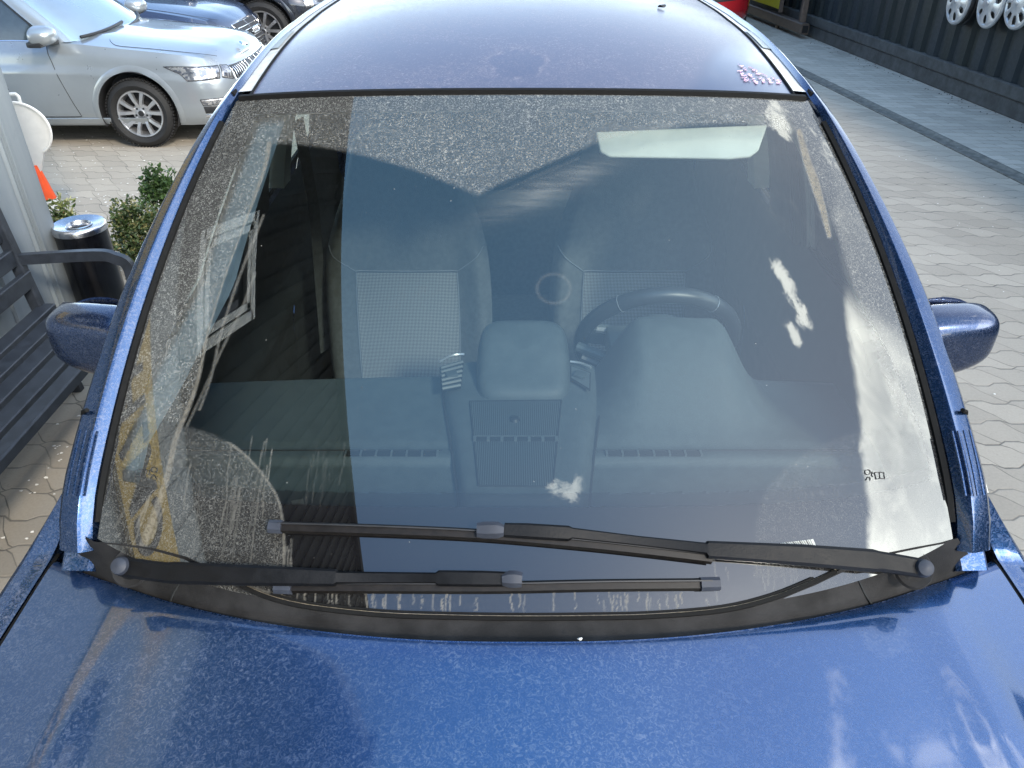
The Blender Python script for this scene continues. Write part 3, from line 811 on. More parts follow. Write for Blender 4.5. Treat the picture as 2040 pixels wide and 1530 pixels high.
    def greenhouse(s, rear, glass, roof_mat=None):
        s.rear = rear
        for sd in (-1, 1):
            pass
        gl = []
        for sd in (-1, 1):
            gl.append(grid(lambda a, b: s.G(lerp(0, .3, a), b*.985, sd), 12, 10, sd == -1))
        mk('windscreen', join(*gl), M_wsglass, s.root, 60, loc=(0, 0, 0))
        for sd in (-1, 1):
            mk('side_glass', grid(lambda a, b: s.G(lerp(.3, .75, a), b*.97, sd), 24, 8, sd == -1), glass, s.root, 60, loc=(0, 0, 0))
            mk('pillar', grid(lambda a, b: s.G(lerp(.268, .312, a), b, sd, .010+.006*sin(pi*a)), 6, 12, sd == -1), s.paint, s.root, 60, loc=(0, 0, 0))
            mk('pillar', grid(lambda a, b: s.G(lerp(.515, .545, a), b*.97, sd, .006), 4, 12, sd == -1), M_trim, s.root, 60, loc=(0, 0, 0))
            mk('pillar', grid(lambda a, b: s.G(lerp(.70, .80, a), b, sd, .010), 6, 12, sd == -1), s.paint, s.root, 60, loc=(0, 0, 0))
            mk('roof_rail', grid(lambda a, b: s.G(lerp(.29, .76, a), lerp(.93, 1.0, b), sd, .012), 30, 3, sd == -1), s.paint, s.root, 60, loc=(0, 0, 0))
            mk('window_trim', tube([s.G(lerp(.31, .72, k/20), .012, sd, .012) for k in range(21)], .008, 6), M_chromeb, s.root, loc=(0, 0, 0))
            mk('window_trim', tube([s.G(.316, lerp(.0, .9, k/20), sd, .014) for k in range(21)], .006, 6), M_trim, s.root, loc=(0, 0, 0))
        mk('rear_glass', join(*[grid(lambda a, b: s.G(lerp(.75, 1, a), b*.98, sd), 8, 8, sd == -1) for sd in (-1, 1)]), glass, s.root, 60, loc=(0, 0, 0))
        def rf(a, b):
            p = a; sd = 2*b-1
            q = s.G(p, 1, 1); y = q.y*sd; z = q.z+.035*(1-sd*sd)*min(1, q.y/.4)
            return Vector((q.x, y, z+.004))
        mk('roof', grid(rf, 50, 10), roof_mat or s.paint, s.root, 60, loc=(0, 0, 0))
    def patch(s, name, quad, mat, off=.005, side=-1, n=10, parent=None, rim=None):
        """quad: four (p, z) corners, bottom-left, bottom-right, top-right, top-left, mapped on the body"""
        def fn(a, b):
            lo = np.array(quad[0])*(1-a)+np.array(quad[1])*a; hi = np.array(quad[3])*(1-a)+np.array(quad[2])*a
            p, z = lo*(1-b)+hi*b; i = min(int(p), 63); X = s.P[i][0]*(1-(p-i))+s.P[i+1][0]*(p-i)
            zt = interp(s.top, X); e = 0 if (a in (0, 1) or b in (0, 1)) else 1
            return s.S(p, min(1, (z-s.z0)/(zt-s.z0)), side, off if e else off*.2)
        o = mk(name, grid(fn, n, n, side == 1), mat, parent or s.root, 60, loc=(0, 0, 0))
        if rim:
            b = [fn(k/n, 0) for k in range(n)]+[fn(1, k/n) for k in range(n)]+[fn(1-k/n, 1) for k in range(n)]+[fn(0, 1-k/n) for k in range(n+1)]
            mk(name+'_edge', tube(b, .004, 5), rim, o, loc=(0, 0, 0))
        return o
    def mirror(s, side, cap, low=True, scale=1):
        X = s.ws[0]-.36; c = Vector((X, side*(s.W/2+.085), interp(s.top, X)+.085))
        def fn(a, b):
            th = a*2*pi; ph = (b-.5)*pi
            k = .75; sp = lambda w, e: math.copysign(abs(w)**e, w)
            x = .15*sp(cos(ph), .6)*sp(cos(th), .8); y = .125*sp(cos(ph), .6)*sp(sin(th), .7); z = .078*sp(sin(ph), .8)
            if x < 0: x *= .35
            z *= 1-.25*(y*side > 0)*abs(y)/.12 if z > 0 else 1
            return c+Vector((x, y, z))
        o = mk('mirror', grid(fn, 28, 14), cap, s.root, 60, loc=(0, 0, 0))
        mk('mirror_base', join(xf(box((0, 0, 0), (.13, .25, .05), .02), Matrix.Translation(c+Vector((.0, -side*.01, -.062)))), beam(c+Vector((.02, -side*.05, -.06)), c+Vector((.03, -side*.17, -.075)), .10, .035)), M_trim, o, loc=(0, 0, 0))
    def plate(s, X, z, txt, y=0):
        pl = mk('number_plate', box((X, y, z), (.010, .52, .112), .003), M_white, s.root, loc=(0, 0, 0))
        mk('plate_band', box((X+.0055, y-.238*1, z), (.004, .04, .108)), pm('plate_blue', (.02, .08, .4), .4), pl, loc=(0, 0, 0))
        M_ = Matrix(((0, 0, 1, X+.0065), (1, 0, 0, y-.205), (0, 1, 0, z-.035), (0, 0, 0, 1)))
        mk('plate_text', textmesh(txt, .105, .001, M_, .001), M_letter, pl, 0, loc=(0, 0, 0))

M_wsglass = pm('windscreen_painted_sky', (.34, .43, .50), .06, .55, 1.0, var=.06, scale=2)  # reflected sky painted into the pale blue base colour
M_glass_blue = pm('car_glass', (.035, .05, .06), .04, spec=.9, var=.1)
M_sil = pm('silver_paint', (.315, .345, .37), .30, .55, 1.0, var=.03, scale=4)
M_navy = pm('navy_paint', (.028, .042, .085), .25, .5, 1.0, var=.05, scale=4)
M_charc = pm('charcoal_paint', (.022, .025, .034), .25, .5, 1.0, var=.05, scale=4)
M_red = pm('red_paint', (.36, .012, .018), .25, .2, 1.0, var=.06, scale=4)
M_whpaint = pm('white_paint', (.60, .60, .59), .3, 0, 1.0, var=.03, scale=4)
M_orange = pm('indicator_orange', (.6, .3, .08), .3)

# silver hatchback, front wheel seen at px (287, 228)
WC = U(303, 289, z=.0)
c = Car('silver_car', (WC.x-(4.67/2-.93)*.93, WC.y+(.905-.11)*.93, 0), 0, 'silver car with ten spoke alloy wheels parked nearest on the left', M_sil, L=4.67, fo=.93, R=.308, ws=(1.10, .25), fr=(.62, 3.6),
        top=[(2.335, .70), (2.08, .775), (1.73, .825), (1.33, .865), (.93, .905), (.4, .925), (0, .92), (-1, .95), (-2.0, .98), (-2.335, .93)])
c.root.scale = (.93, .93, .93)
c.body(); c.greenhouse((-1.95, -1.25), M_glass_blue)
c.seam([(.70, .905), (.72, .80), (.80, .5), (.86, .29)]); c.seam([(-.12, .91), (-.10, .7), (-.12, .32)])
c.seam([(.86, .29), (.6, .285), (-1.0, .285)])
c.seam([(1.30, .945), (1.16, .90), (.98, .905), (.6, .915)][:1]+[(1.22, .925), (1.10, .93)], r=.002) if False else None
c.patch('sill', [(52, .21), (26, .21), (26, .275), (52, .275)], M_sil, .012)
for sd in (-1, 1):
    hl = c.patch('headlight', [(22.0, .60), (13.6, .60), (12.2, .70), (24.0, .72)], M_lamp, .006, sd, rim=M_trim)
    hl = c.patch('headlight', [(12.6, .605), (8.2, .57), (8.0, .685), (11.2, .70)], M_lamp, .006, sd, rim=M_trim)
    c.patch('fog_lamp', [(20.0, .385), (5, .385), (5, .435), (20.4, .435)], M_lamp, .006, sd, rim=M_trim)
    c.patch('air_intake', [(19.8, .31), (4, .31), (4, .376), (20.0, .376)], M_trim, .005, sd)
    c.patch('chrome_strip', [(20.0, .275), (3, .275), (3, .30), (19.8, .30)], M_chromeb, .008, sd)
    c.patch('grille', [(7.4, .56), (0, .54), (0, .665), (7.6, .68)], M_trim, .004, sd, rim=M_chromeb)
    for k in range(8):
        p = .4+.88*k; a = [c.S(p, (z-c.z0)/(interp(c.top, c.P[int(p)][0])-c.z0), sd, .008) for z in (.56, .59, .63, .66)]
        mk('grille_bar', tube(a, .0032, 6), M_rimdark if False else M_chromeb, c.root, loc=(0, 0, 0))
mk('bonnet_badge', xf(lathe([(0, .012), (.034, .012), (.042, .004), (.045, -.004)], 24), Matrix.Translation((2.20, 0, .785)) @ Matrix.Rotation(.35, 4, 'Y')), M_chromeb, c.root, loc=(0, 0, 0))
c.mirror(-1, M_sil); c.mirror(1, M_sil)
def hood_line(c, side):
    pts = []
    for k in range(25):
        u = k/24; X = lerp(1.16, 2.14, u); Yf = lerp(.76, .70, u)-.18*max(0, 1-u*4)**1.6*0
        zt = interp(c.top, X); P = c.at(X, zt, side, 0); m_ = abs(P.y); 
        yy = m_*(.93-.05*u-.22*max(0, 1-u*6)**2); uu = yy/m_
        pts.append(Vector((X, side*yy, P.z+c.crown*(2*m_/c.W)*(1-uu*uu)+.002)))
    mk('bonnet_gap', tube(pts, .0022, 5), M_trim, c.root, loc=(0, 0, 0))
hood_line(c, -1); hood_line(c, 1)
def wiper_pair(c):
    for y0, y1 in ((-.60, .03), (.05, .60)):
        pts = [c.G(.0+abs(y)*.3/.8*1.0, .05+.10*(y-y0), -1 if y < 0 else 1, .02) for y in [lerp(y0, y1, k/8) for k in range(9)]]
        mk('wiper', tube(pts, .014, 6), M_blk, c.root, loc=(0, 0, 0))
wiper_pair(c)

# dark blue estate beside it
e = Car('navy_car', (-2.98-2.36*.93, 9.72, 0), 0, 'dark blue car with big chrome framed grille, behind the silver car', M_navy, L=4.72, Wd=1.83, fo=.92, R=.33, roof=1.45, fr=(.62, 3.2))
e.root.scale = (.93, .93, .93)
e.body(); e.greenhouse((-2.0, -1.3), M_glass_blue); wiper_pair(e); hood_line(e, -1)
for sd in (-1, 1):
    e.patch('headlight', [(16, .56), (8.5, .565), (8.0, .655), (15.4, .685)], M_lamp, .006, sd, rim=M_trim)
    e.patch('grille', [(3.9, .36), (0, .36), (0, .70), (5.2, .70)], M_rimdark, .006, sd, rim=M_chromeb)
    for k in range(7):
        z = .40+.042*k; a = [e.S(p, (z-e.z0)/(interp(e.top, e.P[int(p)][0])-e.z0), sd, .012) for p in np.linspace(0, 4.1+.14*k, 8)]
        mk('grille_bar', tube(a, .006, 6), M_chromeb, e.root, loc=(0, 0, 0))
mk('grille_emblem', join(*[xf(lathe([(.036+.007*cos(a), .007*sin(a)) for a in [2*pi*k/8 for k in range(8)]], 28, 'x', True), Matrix.Translation((e.L/2+.014, (k-1.5)*.058, .60))) for k in range(4)]), M_chromeb, e.root, loc=(0, 0, 0))
e.plate(e.L/2+.03, .315, 'GVU 7771')
e.mirror(-1, M_navy); e.mirror(1, M_navy)

# third dark car
k3 = Car('charcoal_car', (-4.62, 11.7, 0), 0, 'dark charcoal car in the row, farthest back, showing its front wheel', M_charc, L=4.6, Wd=1.84, fo=.90, R=.36, roof=1.62, z0=.24,
         top=[(2.3, .78), (2.05, .86), (1.7, .94), (1.3, 1.0), (.9, 1.03), (0, 1.05), (-1.2, 1.08), (-2.3, 1.05)])
k3.body(); k3.greenhouse((-2.05, -1.6), M_glass_blue); hood_line(k3, -1)
for sd in (-1, 1):
    k3.patch('headlight', [(17.5, .64), (9, .65), (8.4, .77), (18.5, .80)], M_lamp, .006, sd, rim=M_trim)
    k3.patch('bumper_insert', [(15, .36), (6, .36), (6, .50), (15.5, .50)], M_trim, .006, sd)
k3.seam([(.86, 1.0), (.90, .8), (1.0, .35)]); k3.mirror(-1, M_charc); k3.mirror(1, M_charc)

# white car far behind, only its bonnet shows
w4 = Car('white_car', (-3.6, 14.6, 0), 0, 'white car far behind the dark cars, only a sliver of bonnet showing', M_whpaint, L=4.4, Wd=1.78, roof=1.5)
w4.body(); w4.greenhouse((-1.9, -1.4), M_glass_blue)

# red car facing the camera on the right
RC = U(1497, 40, z=.25)
r5 = Car('red_car', (RC.x-.86, RC.y-.1+2.0, 0), -pi/2, 'red car facing the viewer beside the yellow board', M_red, L=4.2, Wd=1.72, fo=.80, R=.31, roof=1.5, fr=(.60, 3.4), z0=.22, wheelbase=2.5,
         top=[(2.1, .80), (1.9, .87), (1.5, .94), (1.1, .99), (.8, 1.02), (0, 1.03), (-1.2, 1.05), (-2.1, 1.0)])
r5.body(); r5.greenhouse((-1.8, -1.4), M_glass_blue)
for sd in (-1, 1):
    r5.patch('headlight', [(17, .60), (9.2, .56), (9.0, .76), (18, .78)], M_lamp, .008, sd, rim=M_trim)
    r5.patch('grille', [(8.6, .54), (0, .50), (0, .74), (8.6, .74)], M_trim, .006, sd)
    for k in range(4):
        z = .56+.05*k; a = [r5.S(p, (z-r5.z0)/(interp(r5.top, r5.P[int(p)][0])-r5.z0), sd, .014) for p in np.linspace(0, 8.4, 10)]
        mk('grille_bar', tube(a, .010, 6), M_rimdark, r5.root, loc=(0, 0, 0))
r5.mirror(1, M_red); r5.mirror(-1, M_red)
# ---------------------------------------------------------------- the blue car
XC = .022
CAR = Vector((XC, 1.8, 0)); ORG = CAR.copy()
car = thing('blue_car', CAR, 'dusty dark blue car with a dirty windscreen and two black wipers, filling the view', 'car')
BLUE = (.013, .070, .215)
M_dash = pm('dash_plastic', (.058, .074, .076), .62, var=.12, scale=30, bump=.35, bscale=500)
M_dash2 = pm('console_plastic', (.066, .081, .084), .58, var=.10, scale=30, bump=.35, bscale=500)
M_door = pm('door_trim_grey', (.022, .026, .028), .7, var=.12, scale=30, bump=.3, bscale=400)
M_seat = pm('seat_fabric', (.062, .068, .070), .95, var=.2, scale=60, bump=.4, bscale=400)
M_cream = pm('cream_lining', (.74, .75, .68), .85, var=.06, scale=10)
M_rub = pm('black_rubber', (.007, .007, .007), .8, spec=.15, var=.3, scale=60)
M_cowl = pm('cowl_plastic', (.024, .0238, .0245), .7, spec=.12, var=.35, scale=14, bump=.25, bscale=300)

# --- windscreen surface
def G(u, v):
    q = .55*u*u+.45*u**4
    hw = lerp(.715, .602, v)+.028*4*v*(1-v)
    y = lerp(.80+.136*q, 1.60+.083*q, v); z = lerp(1.0+.034*q, 1.601-.032*q, v)
    b = .018*4*v*(1-v)
    return Vector((XC+u*hw, y-.6*b, z+.8*b))
def GN(u, v):
    e = 1e-3; a = (G(u+e, v)-G(u-e, v)); b = (G(u, v+e)-G(u, v-e)); n = a.cross(b).normalized()
    return n if n.z > 0 else -n
def hit(surf, px, py, off=0, u=0., v=.5, norm=None):
    r = ray(px, py); t_ = 1.5
    def fn(q): 
        P = surf(q[0], q[1])
        if off: P = P+norm(q[0], q[1])*off
        return np.array(P-Vector((0, 0, H))-r*q[2])
    q = np.array([u, v, t_]); e = 1e-4
    for _ in range(14):
        f0 = fn(q); J = np.stack([(fn(q+np.eye(3)[k]*e)-f0)/e for k in range(3)], 1)
        q = q-np.clip(np.linalg.solve(J, f0), -.6, .6)
    return q
def onG(px, py, off=.0):
    q = hit(G, px, py, off, (px-1043)/800, .4, GN); return G(q[0], q[1])+GN(q[0], q[1])*off

# --- windscreen mesh with painted-on dirt attributes
NU, NV = 640, 400
gv_, gf_ = grid(lambda a, b: G(2*a-1, b), NU, NV)
PX = np.array([proj(p) for p in gv_])
def dseg(P, poly, closed=False):
    """signed-less distance of points to polyline"""
    pl = np.array(poly, float); d = np.full(len(P), 1e9)
    n = len(pl) if closed else len(pl)-1
    for i in range(n):
        a = pl[i]; b = pl[(i+1) % len(pl)]; ab = b-a
        t_ = np.clip(((P-a)@ab)/(ab@ab+1e-9), 0, 1); d = np.minimum(d, np.hypot(*(P-a-t_[:, None]*ab).T))
    return d
def inside(P, poly):
    pl = np.array(poly, float); r = np.zeros(len(P), bool)
    for i in range(len(pl)):
        a = pl[i]; b = pl[i-1]
        c = ((a[1] > P[:, 1]) != (b[1] > P[:, 1])) & (P[:, 0] < (b[0]-a[0])*(P[:, 1]-a[1])/(b[1]-a[1]+1e-9)+a[0]); r ^= c
    return r
def sst(x, a, b):
    t_ = np.clip((x-a)/(b-a), 0, 1); return t_*t_*(3-2*t_)
mudline = [tuple(p) for p in cr([(536, 286), (528, 330), (508, 390), (478, 470), (452, 540), (432, 600), (412, 670), (398, 740), (380, 800), (352, 868), (330, 960), (306, 1030), (285, 1086)], 4)]
arcTop = [tuple(p) for p in cr([(536, 286), (600, 288), (680, 300), (760, 320), (850, 348), (952, 390)], 4)]
arcTop2 = [tuple(p) for p in cr([(952, 390), (1010, 360), (1080, 332), (1150, 302), (1205, 280), (1330, 256), (1460, 246), (1592, 262)], 4)]
rightE = [tuple(p) for p in cr([(1592, 262), (1625, 350), (1655, 430), (1682, 510), (1705, 590), (1735, 680), (1765, 770), (1790, 850)], 4)]
arcR = [tuple(p) for p in cr([(1790, 850), (1700, 862), (1610, 898), (1545, 950), (1512, 1010), (1503, 1090), (1500, 1170)], 4)]
arcL = [tuple(p) for p in cr([(560, 1170), (566, 1100), (558, 1010), (530, 955), (480, 900), (420, 864), (352, 846)], 4)]
mudUp = [p for p in mudline if p[1] < 850][::-1]
clean = arcTop+arcTop2[1:]+rightE[1:]+arcR[1:]+arcL+mudUp
ins = inside(PX, clean); dd = dseg(PX, clean, True); sd_ = np.where(ins, dd, -dd)
# right hand side below the inner arc is only lightly hazed
lightzone = (PX[:, 0] > 1495) & (PX[:, 1] > 840)
dust = 1-sst(sd_, -7, 5)
edge_r = sst(PX[:, 0], 1540, 1640)
dust = dust*np.where(lightzone, .26, 1)
dust *= np.where(PX[:, 0] > 1540, lerp(1, .75, edge_r), 1)
lowz = (PX[:, 1] > 1150) & (PX[:, 0] > 540) & (PX[:, 0] < 1640)
dust *= np.where((PX[:, 1] > 840) & (PX[:, 0] < 570), .55, 1)
dust = np.where(lowz, np.minimum(dust, .06)+.015, dust)
# soft smear inside the V at top centre (old wiper haze)
haz = np.exp(-((PX[:, 0]-1100)/110)**2-((PX[:, 1]-372+.42*(PX[:, 0]-1100))/26)**2)*.28
haz += np.exp(-((PX[:, 0]-1560)/130)**2-((PX[:, 1]-300)/70)**2)*.05
def runs(seed, n, x0, x1, y0, y1, wmin, wmax, slant=0):
    g = np.random.default_rng(seed); out = np.zeros(len(PX))
    for _ in range(n):
        xs = g.uniform(x0, x1); ys = g.uniform(y0, y0+(y1-y0)*.4); w = g.uniform(wmin, wmax); L = g.uniform(.35, 1)*(y1-ys)
        yy = np.linspace(ys, ys+L, 8); xx = xs+np.cumsum(g.normal(0, 1.3, 8))+slant*(yy-ys)
        k = np.nonzero((PX[:, 0] > xx.min()-9) & (PX[:, 0] < xx.max()+9) & (PX[:, 1] > yy.min()-9) & (PX[:, 1] < yy.max()+9))[0]
        d = dseg(PX[k], list(zip(xx, yy))); out[k] = np.maximum(out[k], g.uniform(.35, .95)*(1-sst(d, w*.4, w)))
    return out
mud = np.zeros(len(PX))
dm = dseg(PX, mudline); wm = np.interp(PX[:, 1], [286, 330, 480, 640, 800, 900, 1086], [8, 6, 2.6, 3.2, 6, 9, 12])
mud = np.maximum(mud, .6*(1-sst(dm, wm*.3, wm)))
dm2 = dseg(PX, [(x+26+.02*(700-y), y) for x, y in mudline if 420 < y < 830]); mud = np.maximum(mud, .28*(1-sst(dm2, 1, 4)))
dm3 = dseg(PX, [(508, 545), (480, 620), (440, 700), (405, 780), (372, 850)]); mud = np.maximum(mud, .22*(1-sst(dm3, 1, 4)))
mud = np.maximum(mud, .5*(1-sst(dseg(PX, arcL), .8, 4))*(PX[:, 1] > 880)*(PX[:, 1] < 1165))
mud = np.maximum(mud, .75*(1-sst(dseg(PX, [(1592, 262), (1608, 320), (1622, 360), (1640, 420), (1652, 470)]), np.interp(PX[:, 1], [262, 330, 360, 470], [3, 5, 7, 2]), np.interp(PX[:, 1], [262, 330, 360, 470], [8, 11, 12, 6]))))
mud = np.maximum(mud, runs(3, 20, 350, 560, 860, 1160, 1.0, 2.6, -.16)*.42)
mud = np.maximum(mud, runs(5, 6, 225, 330, 960, 1110, 1.5, 4, -.35)*.55)
mud = np.maximum(mud, runs(9, 7, 540, 585, 1060, 1190, 1.2, 3.2, -.03)*.6)
mud = np.maximum(mud, runs(11, 55, 560, 1420, 1174, 1232, 1.1, 2.6, 0)*.75)
mud = np.maximum(mud, runs(13, 12, 1420, 1640, 1090, 1200, 1.4, 3.4, .05)*.3)
mud = np.maximum(mud, .5*(1-sst(np.abs(PX[:, 1]-np.interp(PX[:, 0], [480, 620, 760, 1040, 1300, 1440, 1540], [1164, 1206, 1221, 1228, 1224, 1212, 1188])), 1, 5))*(PX[:, 0] < 1560)*(PX[:, 0] > 470)*.9)
mud = np.maximum(mud, runs(15, 10, 590, 690, 880, 1020, .8, 1.6, -.12)*.08)       # scratches
mud = np.maximum(mud, runs(16, 8, 800, 880, 560, 625, 1.0, 1.8, -.9)*.06)
mud = np.maximum(mud, runs(17, 14, 1080, 1170, 310, 400, 1.5, 3, -2.2)*.10)
# faint pale ring on the glass
rr_ = np.hypot((PX[:, 0]-1103)/33, (PX[:, 1]-575)/29)
mud = np.maximum(mud, .10*np.exp(-((rr_-1)/.10)**2)); 
ring_dark = .5*np.exp(-((rr_-1.25)/.12)**2)
# ceramic band
uu = np.array([2*i/NU-1 for j in range(NV+1) for i in range(NU+1)]); vv = np.array([j/NV for j in range(NV+1) for i in range(NU+1)])
hwid = .66
side_w = np.interp(vv, [0, .2, .33, .55, .8, 1], [.025, .03, .055, .115, .112, .10]); 
fb = .170-.055*uu**2
frit = np.maximum.reduce([1-sst(vv, fb-.002, fb+.004), sst(np.abs(uu), 1-side_w-.004, 1-side_w+.004), sst(vv, .952, .958)])
frit = np.maximum(frit, (np.abs(PX[:, 0]-1035) < 36)*(PX[:, 1] < 262)*1.0)
dots = ((vv > fb) & (vv < fb+.022))*1.0
ws_mat = bpy.data.materials.new('windscreen_glass'); ws_mat.use_nodes = True
q = NT(ws_mat.node_tree)
tc = q.n('ShaderNodeTexCoord').outputs['Object']
A = lambda n_: q.n('ShaderNodeAttribute', attribute_name=n_).outputs['Fac']
wisp = q.noise(tc, 185, 5, .62, 2.0); fleck = q.noise(tc, 380, 3, .6, .6); broad = q.noise(tc, 7, 4, .6)
d1 = q.m('MAXIMUM', q.sm(wisp, .50, .66), q.sm(fleck, .56, .70))
d1 = q.m('ADD', q.m('MULTIPLY', d1, q.sm(broad, .25, .7, .42, .68)), .10)
d1 = q.m('MULTIPLY', d1, A('dust'))
vor = q.n('ShaderNodeTexVoronoi', i={'Vector': tc, 'Scale': 34.0, 'Randomness': 1.0})
gr = q.m('MULTIPLY', q.m('MULTIPLY', q.m('SUBTRACT', 1, q.sm(vor.outputs['Distance'], .05, .10)), q.sm(q.noise(tc, 21, 2), .50, .58)), .8)
gr2 = q.m('SUBTRACT', 1, q.sm(q.n('ShaderNodeTexVoronoi', i={'Vector': tc, 'Scale': 46.0}).outputs['Distance'], .03, .07))
gr2 = q.m('MULTIPLY', gr2, q.sm(q.noise(tc, 17, 2), .55, .62))
mudn = q.m('MULTIPLY', A('mud'), q.sm(q.noise(tc, 130, 5, .7, 1.0), .30, .60, .35, 1.))
mudn = q.m('MAXIMUM', mudn, q.m('MULTIPLY', gr2, .7))
haze = q.m('MULTIPLY', A('haze'), q.sm(q.noise(q.n('ShaderNodeMapping', i={'Vector': tc, 'Rotation': (0, 0, R_(28)), 'Scale': (12, 120, 12)}).outputs[0], 1, 4, .6), .3, .7, .3, 1.))
dirt = q.m('MAXIMUM', q.m('MAXIMUM', d1, mudn), haze)
dirt = q.m('MINIMUM', q.m('ADD', dirt, q.sm(broad, .3, .7, .002, .006)), .92)
dcol = q.mix(q.m('MINIMUM', q.m('MULTIPLY', A('mud'), 1.3), 1), (.30, .297, .275, 1), (.20, .18, .145, 1))
dif = q.n('ShaderNodeBsdfDiffuse', i={'Color': dcol})
gl = q.n('ShaderNodeBsdfGlossy', i={'Roughness': 0.0, 'Color': (.93, .98, 1.0, 1)})
trn = q.n('ShaderNodeBsdfTransparent', i={'Color': (.86, .95, .94, 1)})
fr_n = q.n('ShaderNodeFresnel', i={'IOR': 1.85}).outputs[0]
blk = q.n('ShaderNodeBsdfDiffuse', i={'Color': (.006, .006, .007, 1)})
fm = A('frit'); 
inner = q.n('ShaderNodeMixShader', i={0: fm, 1: trn.outputs[0], 2: blk.outputs[0]})
g1 = q.n('ShaderNodeMixShader', i={0: fr_n, 1: inner.outputs[0], 2: gl.outputs[0]})
g2 = q.n('ShaderNodeMixShader', i={0: dirt, 1: g1.outputs[0], 2: dif.outputs[0]})
o_ = q.n('ShaderNodeOutputMaterial'); q.nt.links.new(g2.outputs[0], o_.inputs[0])
ws = mk('windscreen', (gv_, gf_), ws_mat, car, 180)
for nm, arr in (('dust', dust), ('mud', mud), ('frit', np.maximum(frit, dots*.5)), ('haze', haz)):
    at = ws.data.attributes.new(nm, 'FLOAT', 'POINT'); at.data.foreach_set('value', arr.astype(np.float32))

# --- roof
def RF(u, t_):
    h = G(u, 1); q = .55*u*u+.45*u**4
    tau = min(1, t_/.42); s_ = max(0, (t_-.55)/.45)
    hw = .600+.030*sin(pi*min(1, max(t_, 0)*1.05))-.03*s_*s_
    zc = 1.606+.075*(1-(1-tau)**2)-.10*s_*s_
    y = h.y+.018+t_*2.25*(1-.03*q)
    z = zc-(.032+.030*min(1, t_*3))*q
    return Vector((XC+u*hw, y, z))
def RN(u, v):
    e = 1e-3; n = (RF(u+e, v)-RF(u-e, v)).cross(RF(u, v+e)-RF(u, v-e)).normalized(); return n if n.z > 0 else -n
RU = .955
rv_, rf_ = grid(lambda a, b: RF((2*a-1)*RU, b), 150, 150)
RP = np.array([proj(p) for p in rv_])
rd = np.ones(len(RP))*.95
rs = np.hypot((RP[:, 0]-1030)/54, (RP[:, 1]-127)/29)+.10*np.sin(9*np.arctan2(RP[:, 1]-127, RP[:, 0]-1030))
rd = np.where(rs < 1, .78, rd); rd += .5*np.exp(-((rs-1.03)/.05)**2)
wp = sst(RP[:, 0]-1400+.55*(RP[:, 1]-120), -10, 40)*sst(RP[:, 1], 70, 120)
rd = rd*(1-.82*wp)
M_roof = dusty_paint('roof_paint', (.012, .028, .085), 1.55, 125, 'dustmask', haze=.25, dcol=(.22, .208, .25), coat=1.10)
roof = mk('roof', (rv_, rf_), M_roof, car, 60)
at = roof.data.attributes.new('dustmask', 'FLOAT', 'POINT'); at.data.foreach_set('value', rd.astype(np.float32))
def onR(px, py, off=.002):
    q = hit(RF, px, py, 0, (px-1043)/600, .2); return RF(q[0], q[1])+RN(q[0], q[1])*off
# header moulding
mk('header_seal', sweep([G(u, 1)+Vector((0, .008, .004)) for u in np.linspace(-.985, .985, 40)], [(-.010, -.008), (.010, -.008), (.009, .004), (0, .006), (-.009, .004)]), M_rub, car)
# ditch with chalky tape on both sides
M_tape = pm('ditch_tape', (.62, .62, .60), .8, var=.12, scale=40, bump=.3)
M_tape2 = pm('ditch_cover', (.32, .36, .37), .6, var=.1)
for sd in (-1, 1):
    mk('roof_tape', grid(lambda a, b: RF(sd*lerp(RU+.006, 1.022+.004*sin(70*b)*sin(31*b), a), lerp(.012, .95, b))+Vector((0, 0, .001)), 3, 60, sd < 0), M_tape, car)
    mk('ditch_line', tube([RF(sd*RU, k/60)+Vector((0, 0, .0015)) for k in range(61)], .003, 6), M_rub, car)
    mk('ditch_clip', grid(lambda a, b: RF(sd*lerp(RU+.018, 1.015, a), lerp(.16, .255, b))+Vector((0, 0, .0045)), 3, 10, sd < 0), M_tape2, car)
# handwriting in pink marker
def wr(zx, zy): return onR(1440+zx/12.75, 110+zy/12.75, .0018)
STR = [[(385, 240), (420, 285), (520, 290), (450, 310), (500, 325)], [(520, 360), (560, 340), (590, 375), (550, 395), (520, 365)], [(560, 395), (610, 415)],
 [(360, 425), (430, 415), (500, 412), (420, 435)], [(430, 480), (520, 480), (450, 510), (520, 530), (460, 545)], [(530, 540), (590, 530), (600, 580), (550, 600), (525, 560)], [(460, 580), (540, 610), (600, 640), (520, 655), (600, 680), (640, 620)], [(640, 650), (700, 695)],
 [(640, 320), (720, 340), (770, 370), (740, 395), (800, 415), (790, 380), (860, 405), (830, 440), (870, 450)], [(820, 490), (940, 510), (860, 490), (960, 485)], [(960, 480), (1040, 520), (1115, 555)],
 [(620, 510), (680, 490), (650, 540), (740, 520), (680, 560), (760, 575)], [(730, 635), (800, 605), (770, 635)], [(765, 680), (830, 665), (800, 710), (885, 690), (820, 735), (885, 735)],
 [(880, 570), (920, 620), (970, 590), (930, 630)], [(980, 640), (1040, 630), (990, 680), (1060, 660), (1000, 705), (1070, 705)],
 [(1085, 590), (1130, 630), (1190, 605)], [(1150, 650), (1210, 650), (1160, 690), (1220, 680), (1170, 725), (1275, 715)], [(1230, 550), (1235, 575)], [(1265, 630), (1290, 585), (1325, 645)],
 [(1340, 660), (1440, 650), (1470, 680), (1380, 690), (1440, 710), (1350, 730), (1465, 735)]]
mk('handwriting', join(*[tube([wr(*p) for p in cr(s_, 4)], .0008, 4) for s_ in STR]), pm('pink_marker', (.66, .44, .60), .5, var=.1), roof)

